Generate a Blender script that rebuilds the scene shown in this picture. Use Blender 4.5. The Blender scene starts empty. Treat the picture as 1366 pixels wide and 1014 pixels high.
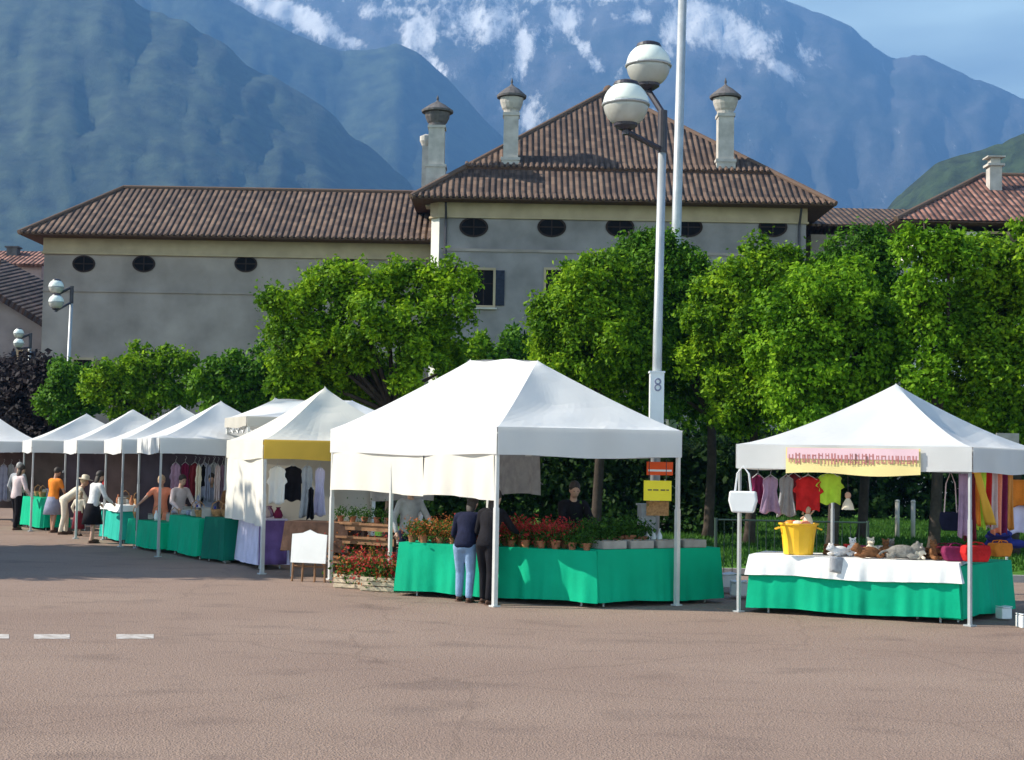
import bpy, math, random
import numpy as np
from mathutils import Vector, Matrix, noise, Euler
random.seed(7); rng = np.random.default_rng(11)
PI = math.pi; R = math.radians
S = bpy.context.scene; C = S.collection
HAZE = True

# ------------------------------------------------------------------ camera
F = 1950.0; W0, H0 = 1366.0, 1014.0; EYE = 2.1
cam_m = Matrix.Rotation(R(93.08), 4, 'X') @ Matrix.Rotation(R(1.0), 4, 'Z')
cd = bpy.data.cameras.new('camera'); cam = bpy.data.objects.new('camera', cd); C.objects.link(cam)
cam.matrix_world = Matrix.Translation((0, 0, EYE)) @ cam_m
cd.sensor_width = 36; cd.lens = F / W0 * 36; cd.clip_end = 60000; cd.clip_start = 0.1
S.camera = cam
def ray(px, py):
    return (cam_m @ Vector((px - W0/2, -(py - H0/2), -F, 0))).to_3d()
def P(px, py, Y):
    d = ray(px, py); k = Y / d.y
    return Vector((d.x*k, Y, EYE + d.z*k))
def G(px, py, z=0.0):
    d = ray(px, py); k = (z-EYE) / d.z
    return Vector((d.x*k, d.y*k, z))

# ------------------------------------------------------------------ mesh helpers
class MB:
    def __init__(s): s.v=[]; s.f=[]; s.m=[]; s.uv={}
    def add(s, vs, fs, mi=0, uvs=None):
        o=len(s.v); s.v += [tuple(v) for v in vs]
        for i,f in enumerate(fs):
            if uvs is not None: s.uv[len(s.f)] = [uvs[k] for k in f]
            s.f.append(tuple(o+k for k in f)); s.m.append(mi)
        return s
    def box(s, c, sz, rz=0, mi=0, M=None):
        x,y,z = [a/2 for a in sz]
        vs=[Vector((i*x,j*y,k*z)) for k in (-1,1) for j in (-1,1) for i in (-1,1)]
        T = M if M is not None else Matrix.Rotation(rz,4,'Z')
        T = Matrix.Translation(c) @ T
        s.add([T@v for v in vs], [(0,2,3,1),(4,5,7,6),(0,1,5,4),(2,6,7,3),(0,4,6,2),(1,3,7,5)], mi); return s
    def tube(s, pts, r, n=8, mi=0, cap=True):
        pts=[Vector(p) for p in pts]
        rs = r if isinstance(r,(list,tuple)) else [r]*len(pts)
        vs=[]; fs=[]; up=None
        for i,p in enumerate(pts):
            d=(pts[min(i+1,len(pts)-1)]-pts[max(i-1,0)])
            d = d.normalized() if d.length>1e-9 else Vector((0,0,1))
            if up is None: up = Vector((0,0,1)) if abs(d.z)<.9 else Vector((1,0,0))
            a=d.cross(up).normalized(); b=a.cross(d); up=b
            for k in range(n):
                t=2*PI*k/n; vs.append(p+(a*math.cos(t)+b*math.sin(t))*rs[i])
        for i in range(len(pts)-1):
            for k in range(n):
                fs.append((i*n+k,(i+1)*n+k,(i+1)*n+(k+1)%n,i*n+(k+1)%n))
        if cap: fs.append(tuple(range(n))); fs.append(tuple((len(pts)-1)*n+k for k in reversed(range(n))))
        s.add(vs,fs,mi); return s
    def lathe(s, prof, c=(0,0,0), n=20, mi=0, M=None):
        vs=[];fs=[]; T=Matrix.Translation(c)@(M if M is not None else Matrix())
        for r,z in prof:
            for k in range(n):
                t=2*PI*(k+.5)/n; vs.append(T@Vector((r*math.cos(t),r*math.sin(t),z)))
        for i in range(len(prof)-1):
            for k in range(n): fs.append((i*n+k,i*n+(k+1)%n,(i+1)*n+(k+1)%n,(i+1)*n+k))
        fs.append(tuple(reversed(range(n)))); fs.append(tuple((len(prof)-1)*n+k for k in range(n)))
        s.add(vs,fs,mi); return s
    def ell(s, c, r, n=14, m=9, mi=0, M=None):
        pr=[(max(1e-4,math.sin(PI*i/m)), -math.cos(PI*i/m)) for i in range(m+1)]
        T=Matrix.Translation(c)@(M if M is not None else Matrix())@Matrix.Diagonal((r[0],r[1],r[2],1))
        vs=[];fs=[]
        for rr,z in pr:
            for k in range(n):
                t=2*PI*k/n; vs.append(T@Vector((rr*math.cos(t),rr*math.sin(t),z)))
        for i in range(m):
            for k in range(n): fs.append((i*n+k,i*n+(k+1)%n,(i+1)*n+(k+1)%n,(i+1)*n+k))
        s.add(vs,fs,mi); return s
    def grid(s, fn, nu, nv, mi=0, uvf=None):
        vs=[fn(i/nu,j/nv) for j in range(nv+1) for i in range(nu+1)]
        uvs=[uvf(i/nu,j/nv) for j in range(nv+1) for i in range(nu+1)] if uvf else None
        fs=[(j*(nu+1)+i,j*(nu+1)+i+1,(j+1)*(nu+1)+i+1,(j+1)*(nu+1)+i) for j in range(nv) for i in range(nu)]
        s.add(vs,fs,mi,uvs); return s
    def prism(s, poly, h, T, mi=0):
        n=len(poly); vs=[T@Vector((x,y,0)) for x,y in poly]+[T@Vector((x,y,h)) for x,y in poly]
        s.add(vs,[tuple(reversed(range(n))),tuple(range(n,2*n))]+[(k,(k+1)%n,n+(k+1)%n,n+k) for k in range(n)],mi); return s

def wm(o):
    m=o.matrix_basis.copy()
    while o.parent: o=o.parent; m=o.matrix_basis@m
    return m
def tag(o,label=None,cat=None,group=None,kind=None):
    if label: o['label']=label
    if cat: o['category']=cat
    if group: o['group']=group
    if kind: o['kind']=kind
    return o
def obj(name, mb, mats, parent=None, smooth=False, world=True, solid=0):
    me=bpy.data.meshes.new(name); me.from_pydata(mb.v,[],mb.f)
    if not isinstance(mats,(list,tuple)): mats=[mats]
    for m in mats: me.materials.append(m)
    me.polygons.foreach_set('material_index',mb.m)
    if mb.uv:
        ul=me.uv_layers.new(name='UVMap')
        for fi,u in mb.uv.items():
            for li,c in zip(me.polygons[fi].loop_indices,u): ul.data[li].uv=c
    if smooth: me.polygons.foreach_set('use_smooth',[True]*len(me.polygons))
    if parent is not None and world: me.transform(wm(parent).inverted())
    me.update()
    o=bpy.data.objects.new(name,me); C.objects.link(o)
    if parent is not None: o.parent=parent
    if solid:
        md=o.modifiers.new('thick','SOLIDIFY'); md.thickness=solid; md.offset=0
    return o
def thing(name,label,cat,loc=(0,0,0),rz=0,group=None):
    o=bpy.data.objects.new(name,None); C.objects.link(o); o.location=loc; o.rotation_euler=(0,0,rz)
    o.empty_display_size=.2
    return tag(o,label,cat,group)
def kids(o): return [c for c in C.objects if c.parent==o]
def dup(root,loc,rz=0,label=None,sc=1.0):
    r=root.copy(); C.objects.link(r); r.location=loc; r.rotation_euler=(0,0,rz); r.scale=(sc,)*3
    if label: r['label']=label
    for ch in kids(root):
        c=ch.copy(); C.objects.link(c); c.parent=r
        for g in kids(ch):
            d=g.copy(); C.objects.link(d); d.parent=c
    return r

# ------------------------------------------------------------------ materials
def newmat(name):
    m=bpy.data.materials.new(name); m.use_nodes=True; nt=m.node_tree; nt.nodes.clear()
    return m,nt,nt.nodes,nt.links
def mat(name,col,rough=.7,var=.15,scale=4.0,bump=0.0,bscale=None,metal=0,trans=0,col2=None,detail=4):
    m,nt,N,L=newmat(name)
    out=N.new('ShaderNodeOutputMaterial'); b=N.new('ShaderNodeBsdfPrincipled')
    b.inputs['Roughness'].default_value=rough; b.inputs['Metallic'].default_value=metal
    b.inputs['Specular IOR Level'].default_value=.12 if rough>.65 else .5
    tc=N.new('ShaderNodeTexCoord'); no=N.new('ShaderNodeTexNoise'); no.inputs['Scale'].default_value=scale; no.inputs['Detail'].default_value=detail
    L.new(tc.outputs['Object'],no.inputs['Vector'])
    cr=N.new('ShaderNodeValToRGB'); cr.color_ramp.elements[0].position=.3; cr.color_ramp.elements[1].position=.7
    c2=col2 or tuple(min(1,c*(1+var)) for c in col)
    c1=tuple(c*(1-var) for c in col) if col2 is None else col
    cr.color_ramp.elements[0].color=(*c1,1); cr.color_ramp.elements[1].color=(*c2,1)
    L.new(no.outputs['Fac'],cr.inputs['Fac']); L.new(cr.outputs['Color'],b.inputs['Base Color'])
    if bump:
        bp=N.new('ShaderNodeBump'); bp.inputs['Strength'].default_value=bump; bp.inputs['Distance'].default_value=.02
        n2=N.new('ShaderNodeTexNoise'); n2.inputs['Scale'].default_value=bscale or scale*6; n2.inputs['Detail'].default_value=5
        L.new(tc.outputs['Object'],n2.inputs['Vector']); L.new(n2.outputs['Fac'],bp.inputs['Height']); L.new(bp.outputs['Normal'],b.inputs['Normal'])
    last=b.outputs[0]
    if trans:
        t=N.new('ShaderNodeBsdfTranslucent'); L.new(cr.outputs['Color'],t.inputs['Color'])
        mx=N.new('ShaderNodeMixShader'); mx.inputs[0].default_value=trans
        L.new(last,mx.inputs[1]); L.new(t.outputs[0],mx.inputs[2]); last=mx.outputs[0]
    L.new(last,out.inputs['Surface'])
    return m
M={}
M['white']=mat('white canvas',(.70,.70,.69),.75,.09,.9,.35,3,trans=.2)
M['cream']=mat('cream canvas',(.78,.75,.66),.8,.05,1.3,.2,4,trans=.25)
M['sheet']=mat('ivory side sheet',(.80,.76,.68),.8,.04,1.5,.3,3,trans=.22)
M['beige']=mat('beige canvas',(.55,.52,.46),.8,.06,1.5,.2,4,trans=.2)
M['yellow']=mat('yellow canvas',(.82,.52,.08),.8,.08,1.5,.2,4,trans=.22)
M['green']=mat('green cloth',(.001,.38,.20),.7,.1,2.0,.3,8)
M['green_shade']=mat('shade-dark green cloth',(.004,.13,.085),.7,.12,2.0,.3,8)
M['teal']=mat('teal cloth',(.02,.38,.30),.7,.1,2.0,.3,8)
M['wcloth']=mat('white tablecloth',(.80,.80,.78),.8,.05,3,.3,8)
M['lilac']=mat('lilac cloth',(.66,.62,.80),.8,.1,5,.3,8)
M['purple']=mat('purple cloth',(.17,.10,.28),.8,.3,3,.3,8)
M['brown_shade']=mat('brown under-tent shade',(.11,.075,.07),.9,.3,2)  # dark colours painted in for shade inside the left tents
M['dusk_shade']=mat('dusky under-tent shade',(.075,.06,.075),.9,.3,2)
M['alu']=mat('painted aluminium pole',(.62,.62,.60),.45,.06,6,metal=.25)
M['steel']=mat('galvanised steel',(.42,.44,.45),.45,.12,3,metal=.35)
M['dsteel']=mat('dark painted steel',(.035,.03,.04),.45,.2,5)
M['wood']=mat('warm timber',(.24,.13,.07),.7,.3,7,.3,30)
M['dwood']=mat('dark timber',(.09,.05,.035),.7,.3,7,.3,30)
M['pwood']=mat('pale crate timber',(.55,.45,.32),.75,.2,8,.3,30)
M['plaster']=mat('weathered render',(.25,.225,.225),.9,.28,.6,.3,12,detail=8)
M['plaster2']=mat('warm weathered render',(.31,.26,.235),.9,.28,.5,.3,12,detail=8)
M['palewall']=mat('pale wall render',(.7,.68,.62),.9,.06,1,.3,12)
M['tan']=mat('ochre frieze',(.42,.33,.22),.9,.12,1.2,.2,12)
M['stone']=mat('chimney stone',(.46,.43,.39),.9,.18,2.5,.4,14)
M['stoned']=mat('dark lead chimney cap',(.13,.12,.12),.8,.25,4,.3,14)
M['dark']=mat('dark interior',(.008,.007,.008),.9,.2,4)
M['frame']=mat('brown window frame',(.035,.022,.018),.7,.2,4)
M['shutb']=mat('brown shutter',(.16,.12,.08),.7,.2,6)
M['shutd']=mat('blue black shutter',(.03,.035,.055),.7,.2,6)
M['bark']=mat('grey brown bark',(.055,.042,.034),.9,.3,6,.8,30)
M['terra']=mat('terracotta pot',(.38,.15,.08),.8,.15,8,.2,30)
M['skin']=mat('skin',(.52,.31,.22),.55,.06,12)
M['skin2']=mat('tanned skin',(.42,.22,.14),.55,.06,12)
M['hairb']=mat('dark hair',(.03,.02,.015),.6,.3,40,.5,90)
M['hairl']=mat('light hair',(.42,.30,.18),.6,.2,40,.5,90)
M['hairg']=mat('grey hair',(.35,.34,.33),.6,.2,40,.5,90)
M['navy']=mat('navy cloth',(.012,.014,.035),.85,.3,8,.4,40)
M['black']=mat('black cloth',(.012,.011,.014),.85,.3,8,.4,40)
M['jean']=mat('pale denim',(.22,.33,.50),.85,.15,10,.4,60)
M['pinkc']=mat('pale pink cloth',(.62,.50,.50),.85,.1,8,.4,40)
M['coral']=mat('coral cloth',(.80,.27,.16),.85,.1,8,.4,40)
M['creamc']=mat('cream cloth',(.72,.63,.50),.85,.08,8,.4,40)
M['maroon']=mat('maroon cloth',(.16,.02,.03),.85,.2,8,.4,40)
M['greyb']=mat('grey blue cloth',(.26,.27,.36),.85,.15,8,.4,40)
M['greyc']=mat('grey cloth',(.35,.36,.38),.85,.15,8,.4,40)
M['mauve']=mat('mauve cloth',(.33,.22,.32),.85,.2,8,.4,40)
M['red']=mat('red cloth',(.50,.02,.02),.8,.25,8,.4,40)
M['plum']=mat('plum cloth',(.18,.02,.07),.8,.25,8,.4,40)
M['lime']=mat('lime cloth',(.48,.72,.06),.8,.15,8,.4,40)
M['brighty']=mat('bright yellow card',(.95,.80,.06),.8,.04,3)
M['redo']=mat('orange red card',(.80,.11,.03),.8,.06,3)
M['orange']=mat('orange cloth',(.72,.22,.03),.8,.15,8,.4,40)
M['brownp']=mat('brown plush',(.20,.09,.04),.95,.3,20,.8,80)
M['greyp']=mat('grey plush',(.22,.21,.19),.95,.3,20,.8,80)
M['whitep']=mat('white plush',(.75,.73,.72),.95,.1,20,.8,80)
M['blue']=mat('royal blue cloth',(.03,.04,.22),.8,.3,8,.4,40)
M['yel']=mat('yellow plastic',(.85,.48,.02),.45,.08,5)
M['ora']=mat('orange plastic',(.60,.23,.03),.5,.12,5)
M['plast']=mat('white plastic',(.75,.76,.76),.4,.04,5)
M['greybox']=mat('grey cardboard',(.33,.31,.28),.85,.15,6)
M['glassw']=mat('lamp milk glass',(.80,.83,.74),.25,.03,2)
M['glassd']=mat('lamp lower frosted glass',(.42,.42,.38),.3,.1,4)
M['ink']=mat('dark ink',(.05,.03,.04),.6,.1,5)
M['inkr2']=mat('dark brown ink',(.22,.09,.08),.6,.1,5)
M['railp']=mat('dark green railing paint',(.03,.06,.045),.5,.1,5)
M['inkr']=mat('faded brick red ink',(.48,.18,.17),.6,.1,5)
M['pale']=mat('pale yellow vinyl',(.85,.70,.30),.5,.04,2)
M['pinkv']=mat('pale pink vinyl',(.80,.55,.60),.5,.05,2)
M['straw']=mat('straw basket',(.40,.22,.10),.9,.3,30,.8,80)
M['kerb']=mat('kerb stone',(.34,.32,.30),.9,.12,3,.3,20)
M['paint']=mat('road paint',(.30,.25,.21),.85,.12,9,col2=(.62,.58,.54),detail=8)

def leafmat(name,c1,c2,c3,scale=.9):
    m,nt,N,L=newmat(name)
    out=N.new('ShaderNodeOutputMaterial'); tc=N.new('ShaderNodeTexCoord')
    n1=N.new('ShaderNodeTexNoise'); n1.inputs['Scale'].default_value=scale; n1.inputs['Detail'].default_value=3
    n2=N.new('ShaderNodeTexNoise'); n2.inputs['Scale'].default_value=scale*9; n2.inputs['Detail'].default_value=1
    L.new(tc.outputs['Object'],n1.inputs['Vector']); L.new(tc.outputs['Object'],n2.inputs['Vector'])
    ad=N.new('ShaderNodeMath'); ad.operation='MULTIPLY_ADD'; ad.inputs[1].default_value=.5; 
    hf=N.new('ShaderNodeMath'); hf.operation='MULTIPLY'; hf.inputs[1].default_value=.5
    L.new(n2.outputs['Fac'],hf.inputs[0]); L.new(n1.outputs['Fac'],ad.inputs[0]); L.new(hf.outputs[0],ad.inputs[2])
    cr=N.new('ShaderNodeValToRGB'); e=cr.color_ramp.elements; e[0].position=.36; e[1].position=.64
    e[0].color=(*c1,1); e[1].color=(*c3,1); x=e.new(.5); x.color=(*c2,1)
    L.new(ad.outputs[0],cr.inputs['Fac'])
    b=N.new('ShaderNodeBsdfPrincipled'); b.inputs['Roughness'].default_value=.6; b.inputs['Specular IOR Level'].default_value=.12
    L.new(cr.outputs['Color'],b.inputs['Base Color'])
    t=N.new('ShaderNodeBsdfTranslucent'); L.new(cr.outputs['Color'],t.inputs['Color'])
    mx=N.new('ShaderNodeMixShader'); mx.inputs[0].default_value=.35
    L.new(b.outputs[0],mx.inputs[1]); L.new(t.outputs[0],mx.inputs[2]); L.new(mx.outputs[0],out.inputs['Surface'])
    return m
M['leaf']=leafmat('linden leaves',(.035,.10,.006),(.12,.25,.008),(.33,.50,.015))
M['leafd']=leafmat('dark hedge leaves',(.012,.03,.008),(.02,.05,.01),(.035,.08,.012))
M['leafc']=leafmat('copper beech leaves',(.012,.010,.012),(.022,.018,.020),(.04,.03,.035))
M['leafp']=leafmat('pot plant leaves',(.02,.06,.01),(.04,.11,.015),(.08,.18,.02),6)
M['bloomr']=leafmat('red blossoms',(.25,.01,.01),(.42,.03,.03),(.55,.10,.08),6)
M['bloomo']=leafmat('orange blossoms',(.30,.07,.02),(.45,.13,.03),(.6,.25,.10),6)

M['leaf2']=leafmat('linden leaves yellow green',(.04,.12,.005),(.12,.27,.008),(.28,.47,.02))
M['leaf3']=leafmat('linden leaves deep green',(.015,.06,.006),(.06,.16,.010),(.16,.32,.015))
def tilemat(name,c1,c2,c3,w=.30):
    m,nt,N,L=newmat(name)
    out=N.new('ShaderNodeOutputMaterial'); b=N.new('ShaderNodeBsdfPrincipled'); b.inputs['Roughness'].default_value=.9
    uv=N.new('ShaderNodeUVMap'); sp=N.new('ShaderNodeSeparateXYZ'); L.new(uv.outputs[0],sp.inputs[0])
    def math_(op,a,bv=None):
        n=N.new('ShaderNodeMath'); n.operation=op
        if hasattr(a,'is_linked') or not isinstance(a,(int,float)): L.new(a,n.inputs[0])
        else: n.inputs[0].default_value=a
        if bv is not None:
            if isinstance(bv,(int,float)): n.inputs[1].default_value=bv
            else: L.new(bv,n.inputs[1])
        return n.outputs[0]
    u=math_('DIVIDE',sp.outputs[0],w); v=math_('DIVIDE',sp.outputs[1],.42)
    fu=math_('FLOOR',u); fr=math_('FRACT',u)
    wn0=N.new('ShaderNodeTexWhiteNoise'); wn0.noise_dimensions='1D'; L.new(fu,wn0.inputs['W'])
    v2=math_('ADD',v,wn0.outputs[0]); fv=math_('FLOOR',v2); frv=math_('FRACT',v2)
    cb=N.new('ShaderNodeCombineXYZ'); L.new(fu,cb.inputs[0]); L.new(fv,cb.inputs[1])
    wn=N.new('ShaderNodeTexWhiteNoise'); wn.noise_dimensions='2D'; L.new(cb.outputs[0],wn.inputs['Vector'])
    nz=N.new('ShaderNodeTexNoise'); nz.inputs['Scale'].default_value=.6; nz.inputs['Detail'].default_value=6; L.new(uv.outputs[0],nz.inputs['Vector'])
    mm=math_('ADD',math_('MULTIPLY',wn.outputs[0],.55),math_('MULTIPLY',nz.outputs['Fac'],.45))
    cr=N.new('ShaderNodeValToRGB'); e=cr.color_ramp.elements; e[0].position=.25; e[1].position=.8
    e[0].color=(*c1,1); e[1].color=(*c3,1); x=e.new(.5); x.color=(*c2,1); L.new(mm,cr.inputs['Fac'])
    L.new(cr.outputs['Color'],b.inputs['Base Color'])
    hh=math_('SINE',math_('MULTIPLY',fr,PI))
    hh2=math_('ADD',hh,math_('MULTIPLY',frv,-.25))
    bp=N.new('ShaderNodeBump'); bp.inputs['Strength'].default_value=1.0; bp.inputs['Distance'].default_value=.14
    L.new(hh2,bp.inputs['Height']); L.new(bp.outputs['Normal'],b.inputs['Normal']); L.new(b.outputs[0],out.inputs['Surface'])
    return m
M['tile']=tilemat('brown clay roof tiles',(.055,.032,.024),(.088,.052,.037),(.15,.094,.066))
M['tiled']=tilemat('old dark roof tiles',(.025,.018,.02),(.045,.033,.033),(.09,.06,.055))
M['tiler']=tilemat('reddish roof tiles',(.09,.04,.03),(.18,.08,.06),(.32,.16,.12))

# asphalt
def groundmat():
    m,nt,N,L=newmat('pinkish worn asphalt')
    out=N.new('ShaderNodeOutputMaterial'); b=N.new('ShaderNodeBsdfPrincipled'); b.inputs['Roughness'].default_value=.85
    tc=N.new('ShaderNodeTexCoord')
    a=N.new('ShaderNodeTexNoise'); a.inputs['Scale'].default_value=.35; a.inputs['Detail'].default_value=6
    c=N.new('ShaderNodeTexNoise'); c.inputs['Scale'].default_value=28; c.inputs['Detail'].default_value=4; c.inputs['Roughness'].default_value=.75
    v=N.new('ShaderNodeTexVoronoi'); v.inputs['Scale'].default_value=60
    mp=N.new('ShaderNodeMapping'); mp.inputs['Scale'].default_value=(.7,1.1,1); L.new(tc.outputs['Object'],mp.inputs[0])
    L.new(mp.outputs[0],a.inputs['Vector'])
    for n in (c,v): L.new(tc.outputs['Object'],n.inputs['Vector'])
    cr=N.new('ShaderNodeValToRGB'); e=cr.color_ramp.elements; e[0].position=.3; e[1].position=.7
    e[0].color=(.270,.190,.150,1); e[1].color=(.320,.232,.182,1)
    L.new(a.outputs['Fac'],cr.inputs['Fac'])
    cr2=N.new('ShaderNodeValToRGB'); e=cr2.color_ramp.elements; e[0].position=.32; e[1].position=.68
    e[0].color=(.70,.70,.70,1); e[1].color=(1.2,1.18,1.16,1); L.new(c.outputs['Fac'],cr2.inputs['Fac'])
    mx=N.new('ShaderNodeMixRGB'); mx.blend_type='MULTIPLY'; mx.inputs[0].default_value=1
    L.new(cr.outputs[0],mx.inputs[1]); L.new(cr2.outputs[0],mx.inputs[2])
    # repair stains of their own shape
    s=N.new('ShaderNodeTexNoise'); s.inputs['Scale'].default_value=1.3; s.inputs['Detail'].default_value=8; L.new(mp.outputs[0],s.inputs['Vector'])
    cr3=N.new('ShaderNodeValToRGB'); e=cr3.color_ramp.elements; e[0].position=.30; e[1].position=.46
    e[0].color=(.72,.72,.74,1); e[1].color=(1,1,1,1); L.new(s.outputs['Fac'],cr3.inputs['Fac'])
    m2=N.new('ShaderNodeMixRGB'); m2.blend_type='MULTIPLY'; m2.inputs[0].default_value=.7
    L.new(mx.outputs[0],m2.inputs[1]); L.new(cr3.outputs[0],m2.inputs[2]); vc=N.new('ShaderNodeTexVoronoi'); vc.feature='DISTANCE_TO_EDGE'; vc.inputs['Scale'].default_value=.33
    wn=N.new('ShaderNodeTexNoise'); wn.inputs['Scale'].default_value=1.1; wn.inputs['Detail'].default_value=6; L.new(tc.outputs['Object'],wn.inputs['Vector'])
    va=N.new('ShaderNodeMixRGB'); va.inputs[0].default_value=.35; L.new(tc.outputs['Object'],va.inputs[1]); L.new(wn.outputs['Color'],va.inputs[2]); L.new(va.outputs[0],vc.inputs['Vector'])
    ck=N.new('ShaderNodeMapRange'); ck.inputs[1].default_value=.0; ck.inputs[2].default_value=.007; ck.inputs[3].default_value=.86; ck.inputs[4].default_value=1; L.new(vc.outputs['Distance'],ck.inputs[0])
    m3=N.new('ShaderNodeMixRGB'); m3.blend_type='MULTIPLY'; m3.inputs[0].default_value=1; L.new(m2.outputs[0],m3.inputs[1]); L.new(ck.outputs[0],m3.inputs[2]); L.new(m3.outputs[0],b.inputs['Base Color'])
    b.inputs['Specular IOR Level'].default_value=.15
    ad=N.new('ShaderNodeMath'); ad.operation='ADD'; L.new(c.outputs['Fac'],ad.inputs[0]); L.new(v.outputs['Distance'],ad.inputs[1])
    bp=N.new('ShaderNodeBump'); bp.inputs['Strength'].default_value=.7; bp.inputs['Distance'].default_value=.012
    L.new(ad.outputs[0],bp.inputs['Height']); L.new(bp.outputs['Normal'],b.inputs['Normal']); L.new(b.outputs[0],out.inputs['Surface'])
    return m
M['asphalt']=groundmat()
M['grass']=mat('mown grass',(.07,.17,.02),.9,.4,3,.5,60)
M['earth']=mat('valley floor',(.06,.08,.035),.95,.3,.02)

# ------------------------------------------------------------------ world, sun
SUN_EL, = (R(36),)
sdir=Vector((-1.0,0.015,0)).normalized()      # towards the sun, horizontally
az=math.atan2(sdir.x,sdir.y)
w=bpy.data.worlds.new('World'); S.world=w; w.use_nodes=True
nt=w.node_tree; N=nt.nodes; L=nt.links; bg=N['Background']
sky=N.new('ShaderNodeTexSky'); sky.sky_type='NISHITA'; sky.sun_disc=False; sky.sun_elevation=SUN_EL; sky.sun_rotation=az
sky.altitude=300; sky.air_density=1.0; sky.dust_density=.6; sky.ozone_density=1.2
tc=N.new('ShaderNodeTexCoord'); mp=N.new('ShaderNodeMapping'); mp.inputs['Scale'].default_value=(1,1,5)
cl=N.new('ShaderNodeTexNoise'); cl.inputs['Scale'].default_value=3.0; cl.inputs['Detail'].default_value=7
cr=N.new('ShaderNodeValToRGB'); cr.color_ramp.elements[0].position=.20; cr.color_ramp.elements[1].position=.78
L.new(tc.outputs['Generated'],mp.inputs[0]); L.new(mp.outputs[0],cl.inputs['Vector']); L.new(cl.outputs['Fac'],cr.inputs['Fac'])
mx=N.new('ShaderNodeMixRGB'); mx.inputs[2].default_value=(15.5,20,19.5,1); sz=N.new('ShaderNodeSeparateXYZ'); L.new(tc.outputs['Generated'],sz.inputs[0])
el=N.new('ShaderNodeMapRange'); el.inputs[1].default_value=.30; el.inputs[2].default_value=.44; el.inputs[3].default_value=1.0; el.inputs[4].default_value=.03; L.new(sz.outputs[2],el.inputs[0])
ml=N.new('ShaderNodeMath'); ml.operation='MULTIPLY'; L.new(el.outputs[0],ml.inputs[0]); L.new(cr.outputs[0],ml.inputs[1]); L.new(ml.outputs[0],mx.inputs[0]); L.new(sky.outputs[0],mx.inputs[1])
L.new(mx.outputs[0],bg.inputs['Color']); bg.inputs['Strength'].default_value=.05
sl=bpy.data.lights.new('sun','SUN'); sl.energy=5.0; sl.angle=R(.5); sl.color=(1,.93,.80)
so=bpy.data.objects.new('sun',sl); C.objects.link(so)
toward=Vector((sdir.x*math.cos(SUN_EL),sdir.y*math.cos(SUN_EL),math.sin(SUN_EL)))
so.rotation_euler=toward.to_track_quat('Z','Y').to_euler()
S.view_settings.view_transform='Standard'; S.view_settings.look='None'; S.view_settings.gamma=1
S.view_settings.exposure=1.85

# ------------------------------------------------------------------ ground
g=MB(); g.add([(-9000,-500,-.02),(9000,-500,-.02),(9000,12000,-.02),(-9000,12000,-.02)],[(0,1,2,3)])
tag(obj('ground',g,M['earth']),kind='structure')
g=MB(); g.add([(-80,-20,0),(80,-20,0),(80,110,0),(-80,110,0)],[(0,1,2,3)])
tag(obj('road',g,M['asphalt']),kind='structure')
# lawn behind the stalls, on a kerb
lawn=[(-4.5,37),(1.5,30),(4,27.5),(9,27),(30,27),(30,69),(-30,69),(-19,56)]
g=MB(); g.prism(lawn,.11,Matrix())
tag(obj('lawn',g,M['grass']),kind='structure')
for a,b in zip(lawn[:4],lawn[1:5]):
    a=Vector((*a,0)); b=Vector((*b,0)); d=b-a; n=Vector((d.y,-d.x,0)).normalized()
    k=MB(); k.box((a+b)/2+n*.07+Vector((0,0,.065)),(d.length,.13,.13),math.atan2(d.y,d.x))
    tag(obj('kerb',k,M['kerb']),kind='structure')
# grass blades as one mass on the part of the lawn one sees
def blades():
    n=46000; x=rng.uniform(1,19,n); y=rng.uniform(28,54,n)
    k=y>31-(x-0)*.9; x=x[k]; y=y[k]; n=len(x)
    a=rng.uniform(0,PI*2,n); h=rng.uniform(.05,.13,n); wd=.025
    v=np.zeros((n,3,3)); dx=np.cos(a)*wd; dy=np.sin(a)*wd
    v[:,0]=np.stack([x-dx,y-dy,np.full(n,.11)],1); v[:,1]=np.stack([x+dx,y+dy,np.full(n,.11)],1)
    v[:,2]=np.stack([x+rng.normal(0,.03,n),y+rng.normal(0,.03,n),.11+h],1)
    me=bpy.data.meshes.new('grass'); me.vertices.add(n*3); me.vertices.foreach_set('co',v.ravel())
    me.loops.add(n*3); me.loops.foreach_set('vertex_index',np.arange(n*3)); me.polygons.add(n)
    me.polygons.foreach_set('loop_start',np.arange(n)*3); me.polygons.foreach_set('loop_total',np.full(n,3)); me.update()
    me.materials.append(M['leafp']); o=bpy.data.objects.new('grass',me); C.objects.link(o)
    tag(o,'short mown green grass behind the right stalls','grass',kind='stuff')
blades()
for i,(a,b) in enumerate([(-34,12),(45,93),(155,205)]):
    p=G(a,852.5); q=G(b,852.5); p2=G(a,846.5); q2=G(b,846.5)
    m_=MB(); m_.add([(v.x,v.y,.004) for v in (p,q,q2,p2)],[(0,1,2,3)])
    tag(obj('road_marking',m_,M['paint']),kind='structure')

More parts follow.
